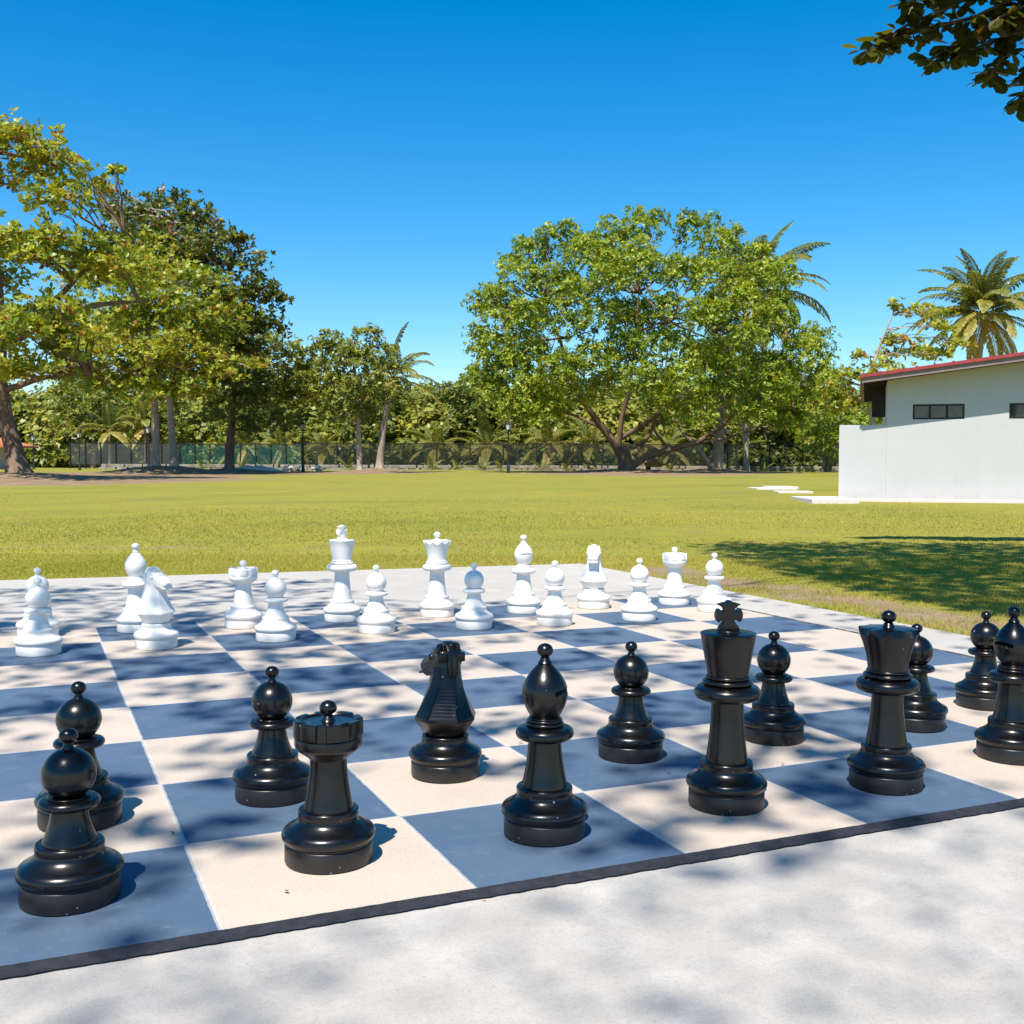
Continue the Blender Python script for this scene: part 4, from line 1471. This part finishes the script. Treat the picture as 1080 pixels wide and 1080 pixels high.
def lamp(label, r, d, h, first=[None]):
    if first[0] is None:
        o = empty('lamp_post', (0, 0, 0))
        mb = MB()
        mb.lathe([(0, 0), (.17, 0), (.17, .06), (.12, .10), (.10, .55), (.075, .60), (0, .60)], 14)
        mb.build('base', M['iron'], o, 40)
        mb = MB()
        mb.tube([(0, 0, .55), (0, 0, 2.95)], [.065, .05], 10)
        mb.build('pole', M['iron'], o, 60)
        mb = MB()
        mb.lathe([(0, 2.93), (.06, 2.93), (.15, 3.0), (.16, 3.03), (0, 3.03)], 12)
        mb.lathe([(.245, 3.40), (.25, 3.43), (.06, 3.55), (.03, 3.62), (0, 3.63)], 12)
        for q in range(4):
            a = q * math.pi / 2
            mb.tube([(math.cos(a) * .155, math.sin(a) * .155, 3.02), (math.cos(a) * .235, math.sin(a) * .235, 3.42)], [.014, .014], 5)
        ln = mb.build('lantern', M['iron'], o, 40)
        mb = MB()
        mb.lathe([(0, 3.032), (.14, 3.032), (.215, 3.40), (0, 3.40)], 12)
        mb.build('glass', M['lampglass'], ln, 40)
        first[0] = o
    else:
        o = copy_tree(first[0])
    o.location = W(r, d)
    o.scale = (h / 3.5,) * 3
    tag(o, label, 'street lamp', 'lantern posts along the lawn edge')
    return o


lamp('black lantern post at the far left near the small white house', -39.0, 90, 2.75)
lamp('black lantern post between the leftmost trunk and the twin trunks', -33.3, 85, 2.9)
lamp('black lantern post right beside the twin almond trunks', -26.0, 79, 3.15)
lamp('black lantern post between the thin almond trunk and the slender tree', -14.4, 76, 3.35)
lamp('black lantern post in front of the fence left of the great fig', -.26, 74, 3.35)
lamp('black lantern post between the thick pale trunk and the white building', 15.6, 80, 3.25)

# pale boulders and a heap of sand left of the slender tree
for k, (r_, d_, s, lab) in enumerate([(-16.6, 82, .42, 'pale boulder at the edge of the lawn, leftmost of three by the lamp post'), (-15.9, 83, .36, 'pale boulder at the edge of the lawn, middle one of three by the lamp post'), (-14.6, 82.5, .45, 'dark-sided boulder at the lawn edge, rightmost of three by the lamp post')]):
    bm = bmesh.new()
    bmesh.ops.create_icosphere(bm, subdivisions=3, radius=s)
    for v in bm.verts:
        n = v.co.normalized()
        v.co *= 1 + .18 * math.sin(n.x * 5 + k) + .12 * math.sin(n.y * 7 + k * 2) + .1 * math.sin(n.z * 6)
        v.co.z *= .75
    me = bpy.data.meshes.new('boulder')
    bm.to_mesh(me)
    bm.free()
    o = link('boulder', me, None, [M['rock']])
    o.location = W(r_, d_) + Vector((0, 0, s * .3))
    tag(o, lab, 'boulder')
bm = bmesh.new()
bmesh.ops.create_grid(bm, x_segments=40, y_segments=24, size=1)
for v in bm.verts:
    q = max(0, 1 - v.co.length ** 2)
    v.co.z = .42 * q ** 1.4 * (1 + .3 * math.sin(v.co.x * 9) * math.sin(v.co.y * 7)) - .03
    v.co.x *= 2.6
    v.co.y *= 1.5
me = bpy.data.meshes.new('sand_heap')
bm.to_mesh(me)
bm.free()
o = link('sand_heap', me, None, [M['paver']])
o.location = W(-17.8, 76)
o.rotation_euler = (0, 0, -YAW)
tag(o, 'low heap of pale sand on the lawn edge right of the thin almond trunk', 'sand heap')

# the orange machine lying by the low wall under the fig
e = empty('garden_cart', W(11.9, 92.5), -YAW)
tag(e, 'small orange garden cart by the wall under the fig limbs', 'cart')
mb = MB()
mb.prism([(-.7, .35), (-.9, .75), (.8, .75), (.55, .35)], -.35, .35)
mb.build('tray', M['orange'], e, None, .02)
mb = MB()
mb.tube([(.5, -.3, .4), (1.35, -.3, .8)], [.03, .03], 6)
mb.tube([(.5, .3, .4), (1.35, .3, .8)], [.03, .03], 6)
mb.build('handle', M['iron'], e)
mb = MB()
mb.lathe([(0, -.05), (.12, -.05), (.2, -.045), (.22, 0), (.2, .045), (.12, .05), (0, .05)], 20, Matrix.Translation((-.5, 0, .22)) @ Matrix.Rotation(math.pi / 2, 4, 'X'))
mb.build('wheel', M['iron'], e, 40)


# ------------------------------------------------------------------ white building at the right
HD = 28.5
HA = 0.31
e = empty('white_building', W(8.43, HD), -YAW - HA)
tag(e, 'white rendered single storey building with red sloping roof and low front wall', 'building')
z0 = rise(HD)


def hx(x, y=0.0):
    k = (x - 540) / 1163.5
    r0, d0 = 8.43 + y * math.sin(HA), HD + y * math.cos(HA)
    return (d0 * k - r0) / (math.cos(HA) + math.sin(HA) * k)


def hz(v, x, y=0.0):
    d = HD + y * math.cos(HA) - x * math.sin(HA)
    return 1.08 + (487 - v) * d / 1163.5 - z0


wx0 = hx(934)                       # left end of the tall wall
wx1 = 14.0
par = hz(447.6, 0)
dep = 9.0


RX0, RX1 = hx(907, -.68), hx(1080, -.68)
RZ0, RZ1 = hz(403.5, RX0, -.68), hz(379.3, RX1, -.68)


def roofz(x): return RZ0 + .06 + (RZ1 - RZ0) / (RX1 - RX0) * (x - RX0)


mb = MB()                           # low screen wall at the left
mb.box((0, 0, -.3), (wx0, .20, par))
mb.build('screen_wall', M['wall'], e, None, .008)
# front wall with window openings
w1 = (hx(961), hx(1015.5), hz(441, hx(990)), hz(425.0, hx(990)))
w2 = (hx(1062.5), hx(1117), 0, 0)
mb = MB()


def wallseg(x0, x1, a, b0, b1):
    """piece of the front wall from x0 to x1, bottom a, top b0 -> b1"""
    v = [(x0, 0, a), (x1, 0, a), (x1, .2, a), (x0, .2, a), (x0, 0, b0), (x1, 0, b1), (x1, .2, b1), (x0, .2, b0)]
    mb.add(v, [(3, 2, 1, 0), (4, 5, 6, 7), (0, 1, 5, 4), (1, 2, 6, 5), (2, 3, 7, 6), (3, 0, 4, 7)])


rz_ = lambda x: roofz(x) - .03
# one face with holes: build as outline strips sharing edges
xs = [wx0, w1[0], w1[1], w2[0], w2[1], wx1]
lo, hi = w1[2], w1[3]
def quadface(x0, x1, zA, zB, zC, zD):
    mb.add([(x0, 0, zA), (x1, 0, zB), (x1, 0, zC), (x0, 0, zD)], [(0, 1, 2, 3)])
for i in range(5):
    xa, xb = xs[i], xs[i + 1]
    if i in (1, 3):
        quadface(xa, xb, -.3, -.3, lo, lo)
        quadface(xa, xb, hi, hi, rz_(xb), rz_(xa))
        for q in ((xa, xa), (xb, xb)):
            mb.add([(q[0], 0, lo), (q[0], .16, lo), (q[0], .16, hi), (q[0], 0, hi)], [(0, 1, 2, 3)])
        for zz in (lo, hi):
            mb.add([(xa, 0, zz), (xb, 0, zz), (xb, .16, zz), (xa, .16, zz)], [(0, 1, 2, 3)])
    else:
        quadface(xa, xb, -.3, -.3, lo, lo)
        quadface(xa, xb, lo, lo, hi, hi)
        quadface(xa, xb, hi, hi, rz_(xb), rz_(xa))
# left side wall, back and right
mb.add([(wx0, 0, -.3), (wx0, dep, -.3), (wx0, dep, rz_(wx0)), (wx0, 0, rz_(wx0))], [(0, 1, 2, 3)])
mb.add([(wx1, 0, -.3), (wx1, dep, -.3), (wx1, dep, rz_(wx1)), (wx1, 0, rz_(wx1))], [(0, 1, 2, 3)])
mb.add([(wx0, dep, -.3), (wx1, dep, -.3), (wx1, dep, rz_(wx1)), (wx0, dep, rz_(wx0))], [(0, 1, 2, 3)])
mb.build('wall', M['wall'], e)
for wn in (w1, w2):
    f = MB()
    x0, x1 = wn[0], wn[1]
    zA, zB = lo, hi
    t = .045
    f.box((x0 + .002, .03, zA + .002), (x1 - .002, .09, zA + t))
    f.box((x0 + .002, .03, zB - t), (x1 - .002, .09, zB - .002))
    for k in range(4):
        c = x0 + (x1 - x0) * k / 3
        a = max(x0 + .002, c - t / 2 if k else c)
        b = min(x1 - .002, c + t / 2 if k < 3 else c)
        if k == 0: b = x0 + t
        if k == 3: a = x1 - t
        f.box((a, .032, zA + t), (b, .088, zB - t))
    wo = f.build('window', M['frame'], e)
    for k in range(3):
        a = x0 + (x1 - x0) * k / 3 + t * .6
        b = x0 + (x1 - x0) * (k + 1) / 3 - t * .6
        g = MB()
        g.box((a, .055, zA + t), (b, .062, zB - t))
        g.build('pane', M['glass'], wo)
# roof: red sheet over a grey fascia, overhanging forwards and to the left
xl = RX0
ov = -.68
mb = MB()
def slab(y0, y1, za, zb, xa, xb):
    v = [(xa, y0, roofz(xa) + za), (xb, y0, roofz(xb) + za), (xb, y1, roofz(xb) + za), (xa, y1, roofz(xa) + za),
         (xa, y0, roofz(xa) + zb), (xb, y0, roofz(xb) + zb), (xb, y1, roofz(xb) + zb), (xa, y1, roofz(xa) + zb)]
    mb.add(v, [(3, 2, 1, 0), (4, 5, 6, 7), (0, 1, 5, 4), (1, 2, 6, 5), (2, 3, 7, 6), (3, 0, 4, 7)])
slab(ov - .05, dep + .5, .075, .155, xl - .05, wx1 + .5)
rx = xl
while rx < wx1 + .4:                                        # standing seams
    slab(ov - .03, dep + .5, .155, .18, rx, rx + .05)
    rx += .42
rf = mb.build('roof', M['roof'], e)
mb = MB()
slab(ov, ov + .04, -.055, .074, xl, wx1 + .5)
slab(ov + .04, dep + .45, -.02, .074, xl, xl + .04)
mb.build('fascia', M['fascia'], rf)
mb = MB()
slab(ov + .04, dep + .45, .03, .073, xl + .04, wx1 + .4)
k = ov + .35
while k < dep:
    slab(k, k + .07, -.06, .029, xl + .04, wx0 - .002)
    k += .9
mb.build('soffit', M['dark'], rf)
# thin dark panel under the left eave, behind the screen wall
mb = MB()
mb.box((wx0 - .36, 2.6, par + .30), (wx0 - .003, 2.7, roofz(wx0 - .36) - .08))
mb.build('back_partition', M['dark'], e)

# pale paving: strip at the wall foot and loose slabs on the grass
mb = MB()
mb.box((-.05, -.32, -.1), (wx1, -.003, .03))
mb.build('plinth_strip', M['paver'], e, None, .006)
for r_, d_, wx, wy, lab in [(7.95, 28.1, 1.15, 2.3, 'pale paving slab touching the left foot of the white building'),
                            (8.75, 36.0, .9, 1.2, 'pale paving slab half hidden behind the left corner of the white wall'),
                            (8.2, 34.8, 1.25, 1.3, 'broad pale paving slab alone on the grass left of the white wall'),
                            (8.2, 32.2, 1.0, .75, 'narrow pale paving slab in front of the broad one on the grass')]:
    mb = MB()
    mb.box((-wx / 2, -wy / 2, -.08), (wx / 2, wy / 2, .055))
    o = mb.build('paving_slab', M['paver'], None, None, .012)
    o.location = W(r_, d_)
    o.rotation_euler = (0, 0, -YAW + random.gauss(0, .02))
    tag(o, lab, 'paving slab', 'paving slabs by the white building')

# small white house far away at the left border
e = empty('small_house', W(-43.4, 88), -YAW)
tag(e, 'small white house with an orange tiled roof at the far left border', 'building')
mb = MB()
mb.box((-3, 0, 0), (2.3, 5, 2.0))
mb.build('wall', M['wall'], e)
mb = MB()
mb.add([(-3.6, -.6, 1.95), (3.3, -.6, 1.75), (3.3, 5.6, 1.75), (-3.6, 5.6, 1.95), (-3.6, -.6, 2.15), (-.4, -.6, 2.75), (3.3, -.6, 1.92), (3.3, 5.6, 1.92), (-.4, 5.6, 2.75), (-3.6, 5.6, 2.15)],
       [(0, 3, 2, 1), (0, 1, 6, 5, 4), (3, 9, 8, 7, 2), (4, 5, 8, 9), (5, 6, 7, 8), (1, 2, 7, 6), (0, 4, 9, 3)])
mb.build('roof', M['orange_roof'], e)
mb = MB()
mb.box((-.4, -.03, .0), (.7, .03, 1.4))
mb.build('door', M['frame'], e)


# ------------------------------------------------------------------ the tree overhead: shades the board, one branch hangs into view
SHADE_K = 0.035
FINE_K = 0.42


def shade_density(x, y):
    """how thickly leaves hang between a spot of ground (x, y) and the sun"""
    r, d = rd(x, y)
    sx, sy = x / S, y / S
    k = np.full_like(x, 0.0)
    left = np.clip((5.6 - sx) / 1.6, 0, 1)
    k = np.maximum(k, left * .95)
    mid = np.clip((8.3 - sx) / 1.0, 0, 1) * np.clip((3.0 - sy) / 2.5, 0, 1)
    k = np.maximum(k, mid * .6)
    k = np.maximum(k, .30 * (sx < 8.2))
    far = np.clip((sy - 8.0) / 1.0, 0, 1)
    k = k * (1 - far) + far * np.clip((3.9 - sx) / 2.0, 0, .85)
    k = np.where(sy > 12.3 - .085 * sx, 0.0, k)
    k = np.where(sy < -.1, np.maximum(k, .85), k)
    # lawn at the right
    rr = np.clip((r - 2.7 - .10 * (15.5 - d) ** 1.0 * 0) / .9, 0, 1)
    low = 11.2 - 3.5 * (r - 2.5)                             # near limit of the shadow
    g = np.clip((d - np.maximum(low, 7.3)) / .8, 0, 1) * np.clip((15.6 - d) / 1.0, 0, 1) * np.clip((r - 2.3) / .7, 0, 1)
    off = (sx > 8.25)
    k = np.where(off, g * .97, k)
    return np.clip(k, 0, 1)


TANE = math.tan(ELEV)
N = 60000
gx = rng.uniform(-5.0, 13.0, N)
gy = rng.uniform(-5.0, 16.0, N)
den = shade_density(gx, gy)
pat = .42 * vnoise(gx * 1.3, gy * 1.3, 3) + .38 * vnoise(gx * 2.9, gy * 2.9, 5) + .2 * vnoise(gx * 6.1, gy * 6.1, 8)
pat = np.clip((pat - .36) / .13, 0, 1)
offl = gx > 8.25 * S
keep = (rng.random(N) < den ** 1.2 * np.where(offl, np.maximum(pat, .5) * .17, pat * SHADE_K)) & (gy > -.05)
gx, gy = gx[keep], gy[keep]
u_ = rng.random(len(gx))
h = rng.uniform(7.2, 9.5, len(gx))
cx = gx - SHD.x * h / TANE
cy = gy - SHD.y * h / TANE
cr, cd = rd(cx, cy)
ok = ~((cd > 0) & (np.abs(cr) < .50 * cd + .6) & (h < 1.5 + .45 * cd))
cpos = np.stack([cx, cy, h], 1)[ok]
e = empty('overhanging_tree', W(8.9, 11.0, -.03))
tag(e, 'leafy almond branch hanging into the top right corner, its crown shading the board', 'tree')
E0 = np.array(e.location)
nrm_ = np.tile([0, 0, 1.], (len(cpos), 1)) + rng.normal(0, .35, (len(cpos), 3))
c1, d1, n1, l1 = rosettes(cpos - E0, nrm_, .165, 6, .25)
# small loose leaves, added unseen overhead for soft partial shade on board and lawn
N = 75000
gx = rng.uniform(-5.0, 13.0, N)
gy = rng.uniform(-4.0, 16.0, N)
den = shade_density(gx, gy)
front = np.clip((-gy - .02) / .3, 0, 1)
pat = .40 * vnoise(gx * 1.3, gy * 1.3, 3) + .40 * vnoise(gx * 3.1, gy * 3.1, 5) + .2 * vnoise(gx * 6.5, gy * 6.5, 8)
pat = np.clip((pat - .37) / .08, 0, 1)
far = np.clip((gy / S - 8.0) / .5, 0, 1) * np.clip((3.6 - gx / S) / 1.5, 0, 1)
off = (gx > 8.25 * S).astype(float)
pat = np.maximum(pat, .72 * far)
pat = np.maximum(pat, .8 * off)
pat = pat * (1 - front)
keep = rng.random(N) < den ** 1.2 * pat * FINE_K * (1 + 1.0 * off)
gx, gy, front = gx[keep], gy[keep], front[keep]
h = rng.uniform(8.5, 12.0, len(gx)) + 4.5 * front
l3 = rng.uniform(.10, .17, len(gx)) * (1 + .25 * (gx > 8.25 * S))
N = 42000                                                  # small leaves added unseen high up, for even faint shade on the front paving
fx, fy = rng.uniform(-2.5, 5.0, N), rng.uniform(-3.2, -.04, N)
gap = .5 * vnoise(fx * 2.1, fy * 2.1, 31) + .5 * vnoise(fx * 4.4, fy * 4.4, 35)
keep = rng.random(N) < .05 - .04 * np.clip((gap - .52) / .10, 0, 1)
gx, gy = np.concatenate([gx, fx[keep]]), np.concatenate([gy, fy[keep]])
h = np.concatenate([h, rng.uniform(11, 16, keep.sum())])
l3 = np.concatenate([l3, rng.uniform(.055, .10, keep.sum())])
c3 = np.stack([gx - SHD.x * h / TANE, gy - SHD.y * h / TANE, h], 1) - E0
d3 = rng.normal(0, 1, c3.shape) * np.array([1, 1, .4])
n3 = rng.normal(0, .4, c3.shape) + np.array([0, 0, 1.])
c1, d1, n1, l1 = (np.concatenate(q) for q in ((c1, c3), (d1, d3), (n1, n3), (l1, l3)))
t1 = np.clip(rng.normal(.45, .22, len(c1)), 0, 1)
# visible hanging branch: twigs with drooping leaves
twigs = [[(6.5, 12.2, 7.1), (6.4, 12.8, 6.2), (6.15, 13.0, 5.75), (5.98, 13.0, 5.45), (5.9, 13.0, 5.30)],
         [(6.0, 12.5, 6.5), (5.6, 12.9, 6.15), (5.2, 13.0, 6.0), (4.85, 13.0, 5.75)],
         [(6.0, 12.5, 6.5), (5.85, 12.8, 6.1), (5.65, 13.0, 5.75), (5.5, 13.0, 5.55)],
         [(5.9, 12.2, 7.0), (5.5, 12.6, 6.5), (5.0, 12.8, 6.28), (4.55, 13.0, 6.14), (4.2, 13.0, 5.92)],
         [(5.9, 12.2, 7.0), (5.75, 12.6, 6.35), (5.25, 12.8, 6.15), (4.75, 13.0, 6.08), (4.35, 13.0, 5.98), (4.05, 13.0, 5.86)],
         [(5.9, 12.2, 7.0), (6.0, 12.7, 6.3), (5.7, 12.9, 5.98), (5.3, 13.0, 5.86), (4.98, 13.1, 5.80)],
         [(6.5, 12.2, 7.1), (6.3, 12.6, 6.3), (6.1, 12.9, 5.85), (5.95, 13.0, 5.55)],
         [(6.5, 12.2, 7.1), (6.7, 12.8, 6.4), (6.5, 13.0, 6.0), (6.25, 13.1, 5.75)],
         [(5.75, 12.6, 6.35), (5.2, 12.7, 6.42), (4.7, 12.8, 6.40), (4.45, 12.8, 6.30)],
         [(5.9, 12.2, 7.0), (5.3, 12.4, 6.75), (4.85, 12.6, 6.62), (4.5, 12.7, 6.5)],
         [(6.0, 12.7, 6.3), (5.75, 12.6, 6.2), (5.5, 12.6, 6.1), (5.35, 12.6, 6.0)],
         [(6.5, 12.2, 7.1), (6.2, 12.3, 6.8), (5.8, 12.4, 6.6), (5.5, 12.5, 6.5)]]
tb = MB()
C_, D_, N_, L_, T_ = [], [], [], [], []
for tw in twigs:
    P = [W(r, d, z) - e.location for r, d, z in tw]
    m = len(P)
    tb.tube(P, [.026 * (1 - i / m) + .006 for i in range(m)], 6)
    for i in range(1, m):
        for q in np.linspace(0, 1, 4)[1:]:
            p = P[i - 1].lerp(P[i], float(q))
            nl = 8 if i < m - 1 else 9
            if i == 1 and m > 4: nl = 6
            for k in range(nl):
                a = random.random() * 6.28
                d = Vector((math.cos(a), math.sin(a), random.uniform(-1.1, .25)))
                off = d.normalized() * .04
                C_.append(p + off)
                D_.append(d)
                N_.append(Vector((random.gauss(0, .5), random.gauss(0, .5), 1)))
                L_.append(random.uniform(.14, .27))
                T_.append(min(1, max(0, random.gauss(.45, .25))))
c2, d2, n2, l2, t2 = np.array(C_), np.array(D_), np.array(N_), np.array(L_), np.array(T_)
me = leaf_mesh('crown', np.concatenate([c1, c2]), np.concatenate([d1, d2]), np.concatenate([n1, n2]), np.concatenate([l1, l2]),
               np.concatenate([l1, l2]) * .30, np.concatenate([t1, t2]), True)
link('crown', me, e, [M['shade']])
# trunk and boughs, outside the picture at the right
tr_ = [Vector((0, 0, -.1)), Vector((.05, 0, .5)), Vector((.1, .1, 2.2)), Vector((.3, .3, 4.2)), Vector((.6, .7, 6.2)), Vector((1.0, 1.2, 7.6))]
tb.tube(tr_, [.55, .36, .3, .26, .2, .12], 12)
for tgt in [(-2.5, 2.0, 11.5), (3.5, 1.0, 11.5), (6.0, 5.0, 9.5), (5.9, 12.2, 7.0), (6.5, 12.2, 7.1)]:
    g = W(*tgt) - e.location
    s0 = along(tr_, random.uniform(.62, .95))
    pth = bent(s0, g, .02, 7, .012)
    tb.tube(pth, [.04 * (1 - .7 * i / 7) for i in range(8)], 7)
    if tgt[2] > 7.5:
        for k in range(6):
            q = along(pth, random.uniform(.35, 1))
            a = random.random() * 6.28
            tb.tube(bent(q, q + Vector((math.cos(a) * 1.6, math.sin(a) * 1.6, random.uniform(-.1, .6))), .05, 3, .03), [.018, .014, .010, .005], 5)
tb.build('trunk', M['bark'], e, 60)


# ------------------------------------------------------------------ grass blades on the nearer lawn
def blades(n, d0, d1, hgt, wid):
    d = np.sqrt(rng.uniform(d0 ** 2, d1 ** 2, n))
    r = rng.uniform(-.50, .50, n) * d
    x = CAM.x + RT.x * r + FW.x * d
    y = CAM.y + RT.y * r + FW.y * d
    out = (x > 8 * S + .01) | (y > (13.29 - .085 * x / S) * S + .01)
    s = soil_at(r, d) + .9 * (vnoise(x * 2.2, y * 2.2, 9) * .6 + vnoise(x * 6, y * 6, 2) * .4 - .5)
    ok = out & (rng.random(n) > np.clip((s - .25) / .4, 0, .93))
    ok &= rng.random(n) < np.clip((30 - d) / 14, 0, 1) ** 1.2
    x, y, d, r = x[ok], y[ok], d[ok], r[ok]
    t = np.clip((d - 14) / 31, 0, 1)
    z = -.035 + (.345) * t * t * (3 - 2 * t)
    m = len(x)
    hh = hgt * rng.uniform(.5, 1.2, m) * (.6 + .8 * vnoise(x * 1.5, y * 1.5, 4))
    a = rng.uniform(0, 6.28, m)
    ww = wid * rng.uniform(.7, 1.3, m)
    lean = rng.normal(0, .55, (m, 2)) * hh[:, None]
    b0 = np.stack([x - np.cos(a) * ww, y - np.sin(a) * ww, z - .004], 1)
    b1 = np.stack([x + np.cos(a) * ww, y + np.sin(a) * ww, z - .004], 1)
    tp = np.stack([x + lean[:, 0], y + lean[:, 1], z + hh], 1)
    tone = np.clip(.30 + .5 * vnoise(x * .5, y * .5, 6) + rng.normal(0, .16, m), 0, 1)
    return np.stack([b0, b1, tp], 1).reshape(-1, 3), np.repeat(tone, 3)


v1, t1_ = blades(190000, 6.0, 13.0, .026, .0035)
v2, t2_ = blades(120000, 13.0, 30.0, .024, .008)
V_ = np.concatenate([v1, v2])
me = fast_mesh('grass', V_, np.arange(len(V_)).reshape(-1, 3), 3, {'tone': np.concatenate([t1_, t2_])})
o = link('grass', me, None, [M['blade']])
tag(o, 'short yellow-green grass blades covering the lawn beside the paving', 'grass', kind='stuff')

# fallen leaves lying on the board and the paving
sp_ = [(0.44, 2.36), (0.62, 3.02), (1.31, 1.27), (1.72, .58), (1.62, .70), (-.02, .72), (.18, .18), (.62, -.05), (2.05, .63), (1.10, 2.02), (3.0, 1.9), (0.25, 3.25), (.35, .72), (1.9, -.6), (2.6, -.35)]
for k, (x, y) in enumerate(sp_):
    a = random.random() * 6.28
    L = random.uniform(.010, .022)
    me = leaf_mesh('fallen_leaf', np.array([[0, 0, .004]]), np.array([[math.cos(a), math.sin(a), .12]]), np.array([[.2, .1, 1.]]), np.array([L]), np.array([L * .3]), np.array([.93]), True)
    o = link('fallen_leaf', me, None, [M['shade']])
    o.location = (x, y, .002 if y > 0 else -.006)
    tag(o, 'tiny dry brown leaf fragment lying on the painted board or paving', 'leaf', 'fallen leaves on the paving')
